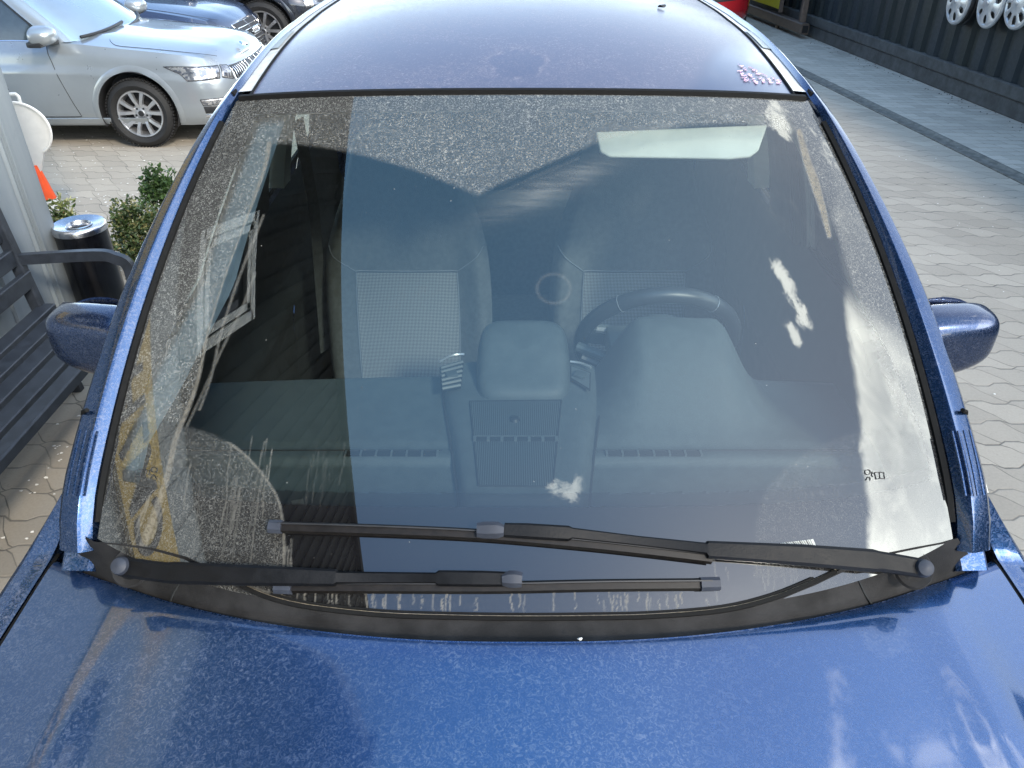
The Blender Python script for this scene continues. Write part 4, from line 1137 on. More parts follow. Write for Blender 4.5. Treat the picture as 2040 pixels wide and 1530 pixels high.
# --- pillars / roof rails, one long swept member each side
M_rail = dusty_paint('rail_paint', (.008, .040, .122), .45, 120, None, haze=.03, coat=1.3)
M_body = dusty_paint('body_paint', BLUE, .9, 95, None, haze=.03)
for sd in (-1, 1):
    path = [G(sd, v) for v in np.linspace(.0, .97, 26)]+[RF(sd*1.0, t_) for t_ in np.linspace(.03, 1, 40)]
    up = [GN(.0, min(1, max(0, v))) for v in np.linspace(.0, .97, 26)]+[Vector((0, -.05, 1))]*40
    for k_, dz_ in ((0, .030), (1, .011), (2, .002)): path[k_] = path[k_]+Vector((0, .003*(k_ == 0), -dz_))
    for _ in range(3): up = [up[0]]+[(up[k-1]+up[k]*2+up[k+1]).normalized() for k in range(1, len(up)-1)]+[up[-1]]
    # O = T x N points to +x for the forward going path
    rub = [(.0, -.010), (.001, .005), (.009, .007), (.013, .003), (.013, -.010)]
    pil = [(.011, -.012), (.013, .003), (.0245, .0145), (.028, .0165), (.032, .0158), (.058, .003), (.064, -.004), (.069, -.016), (.073, -.036), (.071, -.05), (.02, -.05)]
    wide = [(float(np.interp(k, [0, 3, 13, 22, 27, 66], [1.2, 1.2, 1.0, .70, .46, .36])), float(np.interp(k, [0, 13, 22, 27, 66], [1.12, 1, .85, .75, .7]))) for k in range(66)]
    fl = lambda pr: [(a*sd, b) for a, b in (pr if sd > 0 else pr[::-1])]
    mk('screen_seal', sweep(path[1:25], fl(rub), up[1:25]), M_rub, car)
    mk('pillar', sweep(path, fl(pil), up, scale=wide), M_rail, car, 22)
    # ribbed foot of the pillar and its shut gap
    fr = frames(path, up)
    for k in range(4):
        a = .020+.0075*k
        mk('pillar_rib', tube([fr[i][0]+fr[i][2]*(sd*a*1.2)+fr[i][3]*(.0195+.0018*k) for i in (2, 3, 4, 5)], .0022, 6), M_rail, car)
    p, T, O, N = fr[6]
    mk('shut_line', tube([p+O*(sd*a)+N*b for a, b in ((.050, .021), (.063, .009), (.072, -.008), (.076, -.036))], .004, 6), M_rub, car)
    # ditch gap between rail and roof
    mk('ditch_seal', tube([RF(sd*1.03, t_)+Vector((0, 0, .004)) for t_ in np.linspace(.0, .95, 50)], .006, 6), M_rub, car)
    # cream lining of the pillar inside the glass
    uw = lambda v: float(np.interp(v, [0, .2, .33, .55, .8, 1], [.99, .975, .915, .84, .845, .86]))
    pa = [G(sd*(uw(v)+(.105 if sd > 0 else 0)), v)-GN(sd*uw(v), v)*.028 for v in np.linspace(.05, .97, 26)]
    mk('pillar_lining', sweep(pa, fl([(-.026, 0), (-.02, .006), (.02, .006), (.05, .0), (.06, -.03), (.0, -.03)]), [GN(sd*.865, v) for v in np.linspace(.05, .97, 26)]), M_cream, car)

# --- bonnet
BE = [(108, 1119), (180, 1156), (250, 1184), (400, 1221), (600, 1257), (800, 1273), (1040, 1278), (1300, 1270), (1500, 1248), (1700, 1205), (1850, 1161), (1920, 1137), (1982, 1117)]
def bz(x): return 1.024-.13*(((x-XC)**2+.010)**.775-.0283)
bex, bey = [], []
for px, py in BE:
    z = 1.0
    for _ in range(6): P = U(px, py, z=z); z = bz(P.x)
    bex.append(P.x); bey.append(P.y)
BX = max(-(bex[0]-XC), bex[-1]-XC)
sx = [(bex[k]-XC) for k in range(len(bex))]
pol = np.polyfit(np.abs(sx), bey, 4)
def RY(x): return float(np.polyval(pol, min(abs(x-XC), BX)))
NOSE = -.32
def BN(u, t_):
    x = XC+u*(BX-.012*t_); yr = RY(x); yn = NOSE+.20*abs(u)**2.5
    y = lerp(yr, yn, t_); d = yr-y
    z = bz(x)-.045*d-.10*max(0, d-.55)**2*2.2
    cr_ = .010*math.exp(-((abs(u)-.80-.0*t_)/.07)**2)*min(1, .3+t_*3)
    return Vector((x, y, z+cr_-.004*math.exp(-t_*80)))
bv, bf = grid(lambda a, b: BN(2*a-1, b**1.4), 120, 90)
M_bon = dusty_paint('bonnet_paint', BLUE, .68, 110, 'dustmask', haze=.10, dcol=(.30, .33, .39), coat=1.62)
bon = mk('bonnet', (bv, bf), M_bon, car, 60)
BP = np.array([proj(p) for p in bv])
bd = np.ones(len(BP))
bd *= 1-.65*sst(BP[:, 0], 1250, 1600)
st_ = np.hypot((BP[:, 0]-1765)/45, (BP[:, 1]-1268)/38)+.12*np.sin(7*np.arctan2(BP[:, 1]-1268, BP[:, 0]-1765))
bd = np.where(st_ < 1, .8, bd)
at = bon.data.attributes.new('dustmask', 'FLOAT', 'POINT'); at.data.foreach_set('value', bd.astype(np.float32))
mk('bonnet_lip', sweep([BN(2*k/60-1, 0)+Vector((0, .001, -.006)) for k in range(61)], [(-.004, -.02), (.004, -.02), (.004, .003), (-.004, .003)]), M_body, bon)
# --- fenders, flank, nose
def crest(y): return XC, lerp(.800, .835, min(1, max(0, (y-.2)/.9)))
def FD(sd):
    def fn(a, b):
        y = lerp(NOSE+.30, 1.30, b)
        yr = RY(XC+BX); 
        zi = (bz(XC+BX)-.045*max(0, yr-y)-.22*max(0, yr-y-.55)**2)+.001 
        xi = BX+.006 
        pr = [(0, 0), (.004, -.001), (.025, -.003), (.045, -.010), (.060, -.026), (.076, -.06), (.092, -.13), (.10, -.22), (.095, -.40), (.08, -.70)]
        k = a*9; i = min(int(k), 8); u = k-i
        w_ = sst(y, yr+.005, yr+.05)
        if w_ > 0:
            v_ = (y-.936)/.747; Gp = G(sd, v_); xs = abs(Gp.x-XC)+.058; zs = Gp.z-.012
            sx_, sz_ = .822, 1.035+.10*(y-.95)
            fr2 = [(xs, zs), (lerp(xs, sx_, .3), lerp(zs, sz_, .34)), (lerp(xs, sx_, .65), lerp(zs, sz_, .68)), (sx_, sz_), (sx_+.022, sz_-.03), (sx_+.042, sz_-.075), (sx_+.058, sz_-.15), (sx_+.066, sz_-.25), (sx_+.060, sz_-.43), (sx_+.045, sz_-.75)]
            ox = lerp(fr2[i][0], fr2[i+1][0], u); oz = lerp(fr2[i][1], fr2[i+1][1], u)
        o = lerp(pr[i][0], pr[i+1][0], u)*(1+.25*max(0, y-.2)); h = lerp(pr[i][1], pr[i+1][1], u)
        taper = -.06*max(0, .1-y)/.4
        px_, pz_ = xi+o+taper*(a > 0)*a, zi+h
        if w_ > 0: px_ = lerp(px_, ox, w_); pz_ = lerp(pz_, oz, w_)
        return Vector((XC+sd*px_, y, pz_))
    return fn
AX = .36
for sd in (-1, 1):
    v, f = grid(FD(sd), 54, 90, sd < 0)
    f = [q for q in f if (lambda c: (c.y-AX)**2+(c.z-.32)**2 > .355**2)(sum((v[i] for i in q), Vector())/4)]
    mk('fender', (v, f), M_body, car, 50)
    mk('bonnet_gap', tube([Vector((XC+sd*(BX+.003), y, bz(XC+BX)-.045*max(0, RY(XC+BX)-y)-.22*max(0, RY(XC+BX)-y-.55)**2-.005)) for y in np.linspace(RY(XC+BX)+.02, NOSE+.3, 30)], .0035, 6), M_rub, car)
    # doors and rear flank
    mk('fender_filler', beam(Vector((XC+sd*.776, .955, .935)), Vector((XC+sd*.772, 1.09, 1.045)), .056, .06), M_body, car)
    def SD(a, b, y0=1.36, y1=3.95):
        y = lerp(y0, y1, a); zt = lerp(1.10, 1.17, (y-1.36)/2.6); 
        pr = [(0, .790), (.03, .815), (.10, .865), (.25, .905), (.5, .900), (.8, .875), (1, .84)]
        w = interp(pr, b); end = -.18*max(0, (y-3.3)/.65)**2
        return Vector((XC+sd*(w+end), y, lerp(zt, .24, b)))
    for nm, ya, yb_ in (('front_door', 1.24, 2.16), ('rear_door', 2.17, 3.02), ('rear_quarter', 3.03, 3.95)):
        v, f = grid(lambda a, b: SD(a, b, ya, yb_), 40, 36, sd > 0)
        f = [q for q in f if (lambda c: (c.y-2.98)**2+(c.z-.32)**2 > .355**2)(sum((v[i] for i in q), Vector())/4)]
        d_ = mk(nm, (v, f), M_body, car, 50)
        if 'door' in nm:
            hp = SD((1.95-ya)/(yb_-ya) if nm == 'front_door' else .85, .17, ya, yb_)
            mk('door_handle', box((hp.x+sd*.018, hp.y, hp.z), (.03, .20, .035), .012), M_body, d_)
    for y_ in (AX, 2.98):
        n_ = 28; lip = []
        for k in range(n_+1):
            th = lerp(-.15, pi+.15, k/n_)
            for rr2, o2 in ((.335, -.05), (.340, .004), (.372, .004)):
                yy = y_+rr2*cos(th); zz = .32+rr2*sin(th)
                w = interp([(.2, .855), (.35, .875), (.6, .90), (.8, .895)], zz) if y_ > 1 else interp([(.2, .865), (.35, .875), (.6, .885), (.75, .885)], zz)
                lip.append(Vector((XC+sd*(w+o2), yy, zz)))
        mk('arch_lip', (lip, [(k*3+j, k*3+j+1, k*3+j+4, k*3+j+3) for k in range(n_) for j in range(2)]), M_body, car, 60)
        mk('wheel_arch', xf(lathe([(.01, .2*sd), (.34, .2*sd), (.34, 0)], 32, 'x'), Matrix.Translation((XC+sd*.66, y_, .33))), M_rimdark, car)
# wheels are built about local Y: turn them onto X
def hero_wheel(sd, y_):
    global ORG
    s_ = ORG.copy(); w_ = wheel(car, Vector((XC+sd*.775, y_, .315))-CAR, .315, 1, 5, lugs=False); w_.rotation_euler = (0, 0, -sd*pi/2); ORG = s_
for sd in (-1, 1):
    for y_ in (AX, 2.98): hero_wheel(sd, y_)
def nosef(a, b):
    u = 2*a-1; P = BN(u*.995, 1); pr = interp([(0, 0), (.2, .05), (.5, .11), (.8, .10), (1, .05)], b)
    return Vector((P.x*(1+.09*b*abs(u)), P.y-pr*(1-.6*u**4), lerp(P.z, .24, b)))
mk('front_bumper', grid(nosef, 50, 24), M_body, car, 50)
for sd in (-1, 1):
    mk('headlight', grid(lambda a, b: nosef(.5+sd*lerp(.30, .47, a), lerp(.10, .28, b))+Vector((0, -.006, 0)), 8, 6), M_lamp, car, 50)
mk('front_grille', grid(lambda a, b: nosef(lerp(.33, .67, a), lerp(.10, .30, b))+Vector((0, -.006, 0)), 12, 6), M_trim, car, 50)
def tailf(a, b):
    u = 2*a-1; z = lerp(1.55, .26, b); y = interp([(.2, 3.98), (1.0, 3.98), (1.15, 3.95), (1.56, 3.72)], z)-.16*u**4
    return Vector((XC+u*interp([(.2, .80), (.9, .84), (1.15, .77), (1.56, .58)], z), y, z))
mk('tailgate', grid(tailf, 30, 40), M_body, car, 50)
mk('rear_window', grid(lambda a, b: tailf(lerp(.10, .90, a), lerp(.06, .30, b))+Vector((0, .006, .003)), 16, 8), M_glass_blue, car, 50)

# --- side windows, pillars inside and out
M_pane = glass_mat('door_glass', (.80, .88, .86))
def rail_in(sd, y):
    ys = np.linspace(0, 1, 60)
    P = [G(sd, v) for v in np.linspace(0, 1, 30)]+[RF(sd, t_) for t_ in np.linspace(.02, 1, 40)]
    yy = [p.y for p in P]; k = np.interp(y, yy, np.arange(len(P))); i = min(int(k), len(P)-2); return P[i].lerp(P[i+1], k-i)+Vector((sd*.03, 0, -.03))
def SW(sd, y, b):
    zt = lerp(1.10, 1.17, (y-1.36)/2.6); lo = Vector((XC+sd*.788, y, zt)); hi = rail_in(sd, y); q = lo.lerp(hi, b); q.x += sd*.03*4*b*(1-b)*.6; return q
for sd in (-1, 1):
    mk('door_window', grid(lambda a, b: SW(sd, lerp(1.22, 2.06, a), b), 20, 12), M_pane, car, 60)
    mk('door_window', grid(lambda a, b: SW(sd, lerp(2.20, 2.98, a), b), 20, 12), M_pane, car, 60)
    for y0_, y1_, nm in ((2.03, 2.22, 'centre_pillar'), (2.96, 3.10, 'rear_pillar'), (3.05, 3.85, 'rear_side_panel')):
        v, f = join(grid(lambda a, b: SW(sd, lerp(y0_, y1_, a), b)+Vector((sd*.006, 0, 0)), 8, 12), grid(lambda a, b: SW(sd, lerp(y0_-.01, y1_+.02, a), b)+Vector((-sd*.03, 0, 0)), 8, 12))
        mk(nm, (v, f), M_trim if nm == 'centre_pillar' else M_body, car, 60)
    mk('belt_seal', tube([SW(sd, lerp(1.16, 3.1, k/20), .0)+Vector((sd*.004, 0, .004)) for k in range(21)], .010, 6), M_rub, car)
    # interior trim
    mk('pillar_trim', sweep([SW(sd, 2.33, b)+Vector((-sd*.045, -.01, 0)) for b in np.linspace(.12, 1, 10)], [(-.055, -.02), (.055, -.02), (.04, .02), (-.04, .02)], (sd*-1, 0, .4)), M_cream, car)
    mk('window_frame', join(tube([SW(sd, 2.0, b)+Vector((-sd*.015, 0, 0)) for b in np.linspace(0, 1, 10)], .018, 6), tube([SW(sd, 1.955, b)+Vector((-sd*.012, 0, 0)) for b in np.linspace(0, 1, 10)], .010, 6), tube([SW(sd, lerp(1.3, 2.02, b), .97)+Vector((-sd*.012, 0, 0)) for b in np.linspace(0, 1, 16)], .018, 6)), M_door, car)
    def DP(a, b):
        y = lerp(1.10, 2.15, a); w = interp([(0, .772), (.06, .752), (.25, .745), (.32, .70), (.4, .715), (1, .74)], b)
        return Vector((XC+sd*w, y, lerp(lerp(1.115, 1.135, a), .30, b)))
    mk('door_panel', grid(DP, 20, 30), M_door, car, 50)
    mk('door_panel', grid(lambda a, b: DP(a, b)+Vector((0, 1.05, 0)), 20, 30), M_door, car, 50)
    # seat belt
    mk('seat_belt', sweep([Vector((XC+sd*.60, 2.13, 1.42)), Vector((XC+sd*.60, 2.16, 1.15)), Vector((XC+sd*.62, 2.12, .7))], [(-.022, -.001), (.022, -.001), (.022, .001), (-.022, .001)], (-sd, -.5, 0)), M_seat, car)
mk('headliner', grid(lambda a, b: RF((2*a-1)*.97, lerp(-.01, .97, b))-Vector((0, 0, .035)), 20, 20), M_cream, car, 60)
mk('floor', box((XC, 2.2, .24), (1.5, 3.2, .06)), M_seat, car)
mk('firewall', box((XC, .98, .60), (1.42, .04, .70)), M_seat, car)

# --- dashboard
HX = XC+.335
def DS(x, y):
    q = ((x-XC)/.7)**2
    z = 1.000+.012*sst(y, .92, 1.1)
    z -= .012*(1-sst(y, 1.165, 1.185)) * 1.0
    z += .004*math.exp(-((y-1.215)/.012)**2)*-1
    edge = 1.475-.03*q
    z -= .20*max(0, (y-edge)/.10)**2*3
    # instrument hood
    w = lerp(.20, .178, sst(y, 1.15, 1.45)); dx = abs(x-HX)/w
    prof = 1-float(sst(dx, .42, 1.12))
    z += .155*prof*sst(y, 1.215, 1.47)**.85*(1 if y < 1.49 else max(0, 1-(y-1.49)/.03))
    return z
def dsh(a, b):
    x = XC+(2*a-1)*.70; u = (2*a-1)*.70/.715; y0 = G(u, .03).y+.035; y = lerp(y0, 1.56, b); return Vector((x, y, DS(x, y)))
v, f = grid(dsh, 110, 110)
dash = mk('dashboard', (v, f), M_dash, car, 40)
mk('dash_front', box((XC, 1.50, .80), (1.40, .06, .30), .02), M_dash, dash)
# defrost slots
M_slot = pm('slot_dark', (.012, .014, .015), .8); M_rib = pm('vent_rib', (.085, .10, .105), .5)
def slot(px0, px1, py, n, nm='defrost_vent'):
    a = U(px0, py, z=1.004); b = U(px1, py, z=1.004)
    o = mk(nm, box(((a.x+b.x)/2, a.y, DS(a.x, a.y)+.0), (b.x-a.x, .014, .006)), M_slot, dash)
    mk('vent_rib', join(*[box((lerp(a.x, b.x, k/n), a.y, DS(a.x, a.y)+.0015), (.004, .016, .006)) for k in range(n+1)]), M_rib, o)
slot(690, 872, 911, 6); slot(1208, 1395, 911, 6)
mk('dash_seam', join(tube([Vector((x, 1.205, DS(x, 1.205)+.0006)) for x in np.linspace(XC-.66, XC-.16, 12)], .0016, 5), tube([Vector((x, 1.205, DS(x, 1.205)+.0006)) for x in np.linspace(XC+.155, XC+.66, 12)], .0016, 5)), M_slot, dash)
# centre console top
def CC(a, b):
    y = lerp(.99, 1.515, b); w = lerp(.112, .184, sst(y, .99, 1.5)*.5+.5*(y-.99)/.525)
    u = 2*a-1; x = XC+u*w
    h = .030*(1-abs(u)**14)*(sst(b, 0, .1))+.0
    drop = .10*max(0, (b-.93)/.07)**2
    return Vector((x, y+.018*(1-u*u)*sst(b, .8, 1), 1.005+h+.008*b-drop))
cons = mk('centre_console', grid(CC, 40, 50), M_dash2, car, 40)
mk('console_edge', join(*[tube([Vector((XC+sd*(lerp(.112, .184, sst(y, .99, 1.5)*.5+.5*(y-.99)/.525)+.002), y, max(1.008, DS(XC+sd*.15, y)+.003) )) for y in np.linspace(1.0, 1.49, 20)], .0022, 5) for sd in (-1, 1)]), M_slot, cons)
# speaker grille with fine ribs
gm = bpy.data.materials.new('grille_ribs'); gm.use_nodes = True; q = NT(gm.node_tree)
tc = q.n('ShaderNodeTexCoord').outputs['Object']; sp_ = q.n('ShaderNodeSeparateXYZ', i={0: tc})
s1 = q.m('SINE', q.m('MULTIPLY', sp_.outputs[0], 2*pi/.0042))
c_ = q.mix(q.sm(s1, -.5, .7), (.022, .026, .028, 1), (.065, .08, .084, 1))
p_ = q.n('ShaderNodeBsdfPrincipled', i={'Base Color': c_, 'Roughness': .6}); o_ = q.n('ShaderNodeOutputMaterial'); q.nt.links.new(p_.outputs[0], o_.inputs[0])
def console_z(y): return 1.0352+.008*(y-.99)/.525+.0022
GR = [U(936, 799, z=1.043), U(1118, 797, z=1.043), U(1101, 968, z=1.04), U(953, 966, z=1.04)]
def GRf(a, b):
    p = GR[3].lerp(GR[2], a).lerp(GR[0].lerp(GR[1], a), b); return Vector((p.x, p.y, console_z(p.y)))
mk('speaker_grille', grid(GRf, 10, 20), gm, cons, 0)
bd_ = [GRf(k/20, 0) for k in range(20)]+[GRf(1, k/20) for k in range(20)]+[GRf(1-k/20, 1) for k in range(20)]+[GRf(0, 1-k/20) for k in range(21)]
mk('grille_edge', tube(bd_, .0016, 5), M_slot, cons)
ym = U(1027, 872, z=1.045).y; xa, xb_ = GRf(.02, .56).x, GRf(.98, .56).x
vo = mk('console_vent', box(((xa+xb_)/2, ym, console_z(ym)+.001), (xb_-xa, .011, .004)), M_slot, cons)
mk('vent_rib', join(*[box((lerp(xa, xb_, k/6), ym, console_z(ym)+.002), (.006, .013, .005)) for k in range(7)]+[box(((xa+xb_)/2, ym+.0068, console_z(ym)+.002), (xb_-xa, .002, .005))]), M_rib, vo)
pe = GRf(.49, .75); mk('light_sensor', xf(lathe([(0, .007), (.008, .0055), (.011, 0)], 20), Matrix.Translation(pe)), M_trim, cons)
# display pod
def PD(a, b):
    th = a*2*pi; ph = lerp(0, pi/2, b)
    spw = lambda w, e: math.copysign(abs(w)**e, w)
    cx_, cy_ = spw(cos(th), .42), spw(sin(th), .42)
    r = cos(ph)**.22 if b < 1 else 0
    x = .1035*cx_*r*(1-.05*max(0, -cy_)); y = .098*cy_*r
    z = sin(ph)**.8
    hgt = lerp(.035, .115, sst(y, -.10, .09))
    return Vector((XC+.003+x, 1.432+y, 1.03+z*hgt))
mk('display_pod', grid(PD, 64, 20), M_dash2, car, 60)
# outer console vents
for sd in (-1, 1):
    qd = [(876, 730), (924, 716), (918, 772), (880, 779)] if sd < 0 else [(1136, 726), (1177, 740), (1176, 778), (1136, 753)]
    Q = [U(px, py, z=1.052) for px, py in qd]
    def VF(a, b, dz=0): 
        p = Q[3].lerp(Q[2], a).lerp(Q[0].lerp(Q[1], a), b); return Vector((p.x, p.y, 1.0495+dz))
    vn = mk('air_vent', grid(lambda a, b: VF(a, b), 6, 6), M_slot, cons, 0)
    sl_ = [tube([VF(.03, (k+.5)/6, .003), VF(.97, (k+.5)/6, .003)], .0042, 6) for k in range(6)] if sd < 0 else [grid(lambda a, b: VF(lerp(.05, .95, a), lerp(.08, .92, b), .002), 3, 3)]
    mk('vent_slat', join(*sl_), M_rib, vn)
    cpt = VF(.5, .5, .006); mk('vent_knob', xf(box((0, 0, 0), (.026, .022, .008), .003), Matrix.Translation(cpt) @ Matrix.Rotation(.35 if sd < 0 else -.5, 4, 'Z')), M_dash2, vn)
    ar = [VF(lerp(0, 1, k/8), 1.18+.10*sin(pi*k/8), .004) for k in range(9)]
    mk('vent_trim', tube(ar, .0028, 6), M_silver, vn)

# --- steering wheel, column, stalk
SWC = Vector((XC+.335, 1.655, 1.005)); tilt = R_(27)
SX = Vector((1, 0, 0)); SY = Vector((0, -sin(tilt), cos(tilt))); SZ = SX.cross(SY)
rim = []
M_leather = pm('wheel_leather', (.028, .032, .037), .34, var=.1, scale=40, bump=.15, bscale=500)
ring_p = [SWC+SX*(.186*cos(a))+SY*(.186*sin(a)) for a in [2*pi*k/72 for k in range(72)]]
v = []; f = []
for k in range(72):
    a = 2*pi*k/72; d = SX*cos(a)+SY*sin(a)
    for j in range(14):
        b = 2*pi*j/14; v.append(ring_p[k]+d*(.0185*cos(b))+SZ*(.0195*sin(b)))
for k in range(72):
    for j in range(14): f.append((k*14+j, k*14+(j+1) % 14, ((k+1) % 72)*14+(j+1) % 14, ((k+1) % 72)*14+j))
stw = mk('steering_wheel', (v, f), M_leather, car, 60)
mk('rim_seam', join(*[tube([ring_p[k]+((SX*cos(2*pi*k/72)+SY*sin(2*pi*k/72))*(.0192*cos(b))+SZ*(.0202*sin(b))) for b in np.linspace(0, 2*pi, 15)], .0009, 5) for k in (25, 11)]), M_silver, stw)
hubv = lathe([(0, .038), (.05, .036), (.075, .022), (.082, 0), (.07, -.03), (0, -.03)], 32)
MM = Matrix((tuple(SX)+(0,), tuple(SY)+(0,), tuple(SZ)+(0,), (0, 0, 0, 1))).transposed(); MM.translation = SWC
mk('wheel_hub', xf(hubv, MM), M_dash, stw)
for sd in (-1, 1):
    mk('spoke', xf(beam((sd*.06, .012, .005), (sd*.175, .035, 0), .07, .022, (0, 0, 1), .3), MM), M_dash2, stw)
    mk('spoke_trim', xf(beam((sd*.085, .048, .012), (sd*.155, .058, .007), .016, .012, (0, 0, 1), .3), MM), M_silver, stw)
mk('steering_column', beam(SWC+SZ*.03*-1 if False else SWC+Vector((0, -.03, -.02)), SWC+Vector((0, -.22, -.10)), .13, .11, (0, 0, 1), .4), M_dash, car)
st0 = U(1150, 690, y=1.60); st1 = U(1218, 716, y=1.565)
mk('stalk', beam(st0, st1, .024, .020, (0, 0, 1), .25), M_dash2, car)
mk('stalk', beam(U(1158, 712, y=1.55), U(1195, 728, y=1.54), .020, .018, (0, 0, 1), .3), M_trim, car)
dg0 = U(1226, 632, y=1.63); mk('column_shroud', box((dg0.x+.02, dg0.y-.06, dg0.z-.045), (.09, .12, .06), .02), M_dash2, car)

# --- seats
sm_ = bpy.data.materials.new('seat_mesh'); sm_.use_nodes = True; q = NT(sm_.node_tree)
tc = q.n('ShaderNodeTexCoord').outputs['Object']; sp_ = q.n('ShaderNodeSeparateXYZ', i={0: tc})
k1 = q.m('ADD', q.m('MULTIPLY', sp_.outputs[0], 2*pi/.0085), q.m('MULTIPLY', sp_.outputs[2], 2*pi/.0085)); k2 = q.m('SUBTRACT', q.m('MULTIPLY', sp_.outputs[0], 2*pi/.0085), q.m('MULTIPLY', sp_.outputs[2], 2*pi/.0085))
c_ = q.mix(q.sm(q.m('MULTIPLY', q.m('SINE', k1), q.m('SINE', k2)), -.3, .5), (.035, .04, .05, 1), (.275, .285, .28, 1))
p_ = q.n('ShaderNodeBsdfPrincipled', i={'Base Color': c_, 'Roughness': .8}); o_ = q.n('ShaderNodeOutputMaterial'); q.nt.links.new(p_.outputs[0], o_.inputs[0])
M_stitch = pm('stitching', (.15, .165, .185), .8)
def seat(cx):
    base = Vector((XC+cx, 1.98, .50)); lean = R_(15)
    wt = [(0, .235), (.2, .250), (.4, .252), (.55, .240), (.64, .215), (.72, .185), (.80, .165), (.86, .148), (.885, .12), (.90, .06)]
    sh = smooth_tab(wt)
    def pt(u, h, off=0):
        w = interp(sh, h); au = abs(u)
        side = .045*sst(au, .55, .95)*(1-sst(h, .5, .7)) - .055*max(0, (au-.86)/.14)**2
        yl = base.y+h*sin(lean)-side-off*cos(lean)-.012*(1-au*au); zl = base.z+h*cos(lean)+off*sin(lean)
        top = .05*max(0, (h-.84)/.06)**2
        return Vector((base.x+u*w, yl+top, zl))
    v, f = grid(lambda a, b: pt(2*a-1, .90*b), 40, 50)
    bv_ = grid(lambda a, b: pt(2*a-1, .90*b)+Vector((0, .11*(1-(2*a-1)**8)*(1-b**10)+.005, 0)), 40, 50)
    s = mk('seat', join((v, f), bv_), M_seat, car, 60)
    mk('seat_mesh_panel', grid(lambda a, b: pt(lerp(-.60, .60, a), lerp(.10, .50, b), .004), 20, 20), sm_, s, 60)
    mk('stitch_seam', join(*[tube([pt(lerp(-.62, .62, k/20), .505, .003) for k in range(21)], .0020, 5)]+[tube([pt(sg*lerp(.62, .97, k/8), lerp(.505, .575, k/8), .003) for k in range(9)], .0016, 5) for sg in (-1, 1)]+[tube([pt(sg*.61, lerp(.10, .50, k/8), .003) for k in range(9)], .0018, 5) for sg in (-1, 1)]), M_stitch, s)
    def cu(a, b):
        u = 2*a-1; y = lerp(1.50, 2.03, b); e = .05*max(0, (abs(u)-.7)/.3)**2
        return Vector((base.x+u*.25, y, .60+.04*sst(abs(u), .55, .8)-e-.10*max(0, .12-b)/.12))
    mk('seat_cushion', grid(cu, 24, 20), M_seat, s, 60)
    return s
seat(-.335); seat(.342)
mk('rear_seat', join(box((XC, 2.95, .62), (1.30, .16, .62), .06, 3), box((XC, 2.70, .44), (1.30, .52, .18), .06, 3)), M_seat, car)
mk('centre_tunnel', join(box((XC, 1.80, .50), (.22, .70, .34), .03, 3), box((XC, 2.05, .70), (.16, .34, .10), .03, 3)), M_door, car)
# --- sun visor, folded down on the driver side
VS = [(1187, 262), (1530, 248), (1512, 300), (1495, 313), (1455, 317), (1215, 313), (1196, 303)]
def visor():
    n_ = Vector((0, -cos(R_(32)), sin(R_(32))))
    P0 = U(1357, 317, y=1.60)
    pts = []
    for px, py in VS:
        r = ray(px, py); k = (P0-Vector((0, 0, H))).dot(n_)/r.dot(n_); pts.append(Vector((0, 0, H))+r*k)
    v = [p for p in pts]+[p-n_*.016 for p in pts]; m = len(pts)
    f = [tuple(range(m)), tuple(range(2*m-1, m-1, -1))]+[(i, (i+1) % m, m+(i+1) % m, m+i) for i in range(m)]
    bm = bmesh.new(); bs = [bm.verts.new(p) for p in v]; [bm.faces.new([bs[i] for i in q]) for q in f]
    bmesh.ops.recalc_face_normals(bm, faces=bm.faces[:])
    bmesh.ops.bevel(bm, geom=bm.edges[:], offset=.005, segments=3, profile=.6, affect='EDGES'); return bm2(bm)
mk('sun_visor', visor(), M_cream, car, 60)

# --- cowl
ca = [(172, 1070), (188, 1079), (240, 1083), (300, 1091), (370, 1109), (430, 1139), (480, 1167), (540, 1192), (620, 1210), (760, 1225), (900, 1230), (1040, 1232), (1180, 1231), (1300, 1228), (1440, 1216), (1540, 1192), (1620, 1160), (1665, 1139), (1740, 1107), (1830, 1089), (1880, 1080), (1908, 1072)]
A3 = [onG(px, py, .004) for px, py in ca]
def cowlf(a, b):
    k = a*(len(A3)-1); i = min(int(k), len(A3)-2); P = A3[i].lerp(A3[i+1], k-i)
    u = max(-1, min(1, (P.x-XC)/.712)); Q = BN(u, 0)+Vector((0, .004, -.016))
    r = P.lerp(Q, b); r.z -= .012*sin(pi*b); return r
cowl = mk('cowl_panel', grid(cowlf, 126, 12, True), M_cowl, car, 40)
mk('cowl_lip', join(sweep([onG(px, py, .005) for px, py in [tuple(p) for p in cr(ca[6:18], 4)]], [(-.004, -.003), (.004, -.003), (.003, .003), (-.003, .003)], (0, -.6, .8)),
   sweep([onG(px, py-9, .004) for px, py in [tuple(p) for p in cr(ca[7:17], 4)]], [(-.0018, -.003), (.0018, -.003), (.0015, .002), (-.0015, .002)], (0, -.6, .8))), M_rub, cowl)
mk('lip_dust', sweep([onG(px, py-4, .0045) for px, py in [tuple(p) for p in cr(ca[6:18], 4)]], [(-.0012, -.003), (.0012, -.003), (.001, .001), (-.001, .001)], (0, -.6, .8)), pm('dust_tan', (.26, .22, .16), .9, var=.4, scale=120), cowl)
def onC(px, py, dz=.0): 
    z = 1.0
    best = None
    for i in range(121):
        for j in range(11):
            P = cowlf(i/120, j/10); x, y = proj(P); d = (x-px)**2+(y-py)**2
            if best is None or d < best[0]: best = (d, P)
    return best[1]+Vector((0, 0, dz))
mk('cowl_seam', join(tube([onC(360, 1150, .001), onC(350, 1180, .001), onC(338, 1204, .001)], .0018, 5), tube([onC(1708, 1148, .001), onC(1724, 1180, .001), onC(1742, 1212, .001)], .0018, 5)), M_slot, cowl)

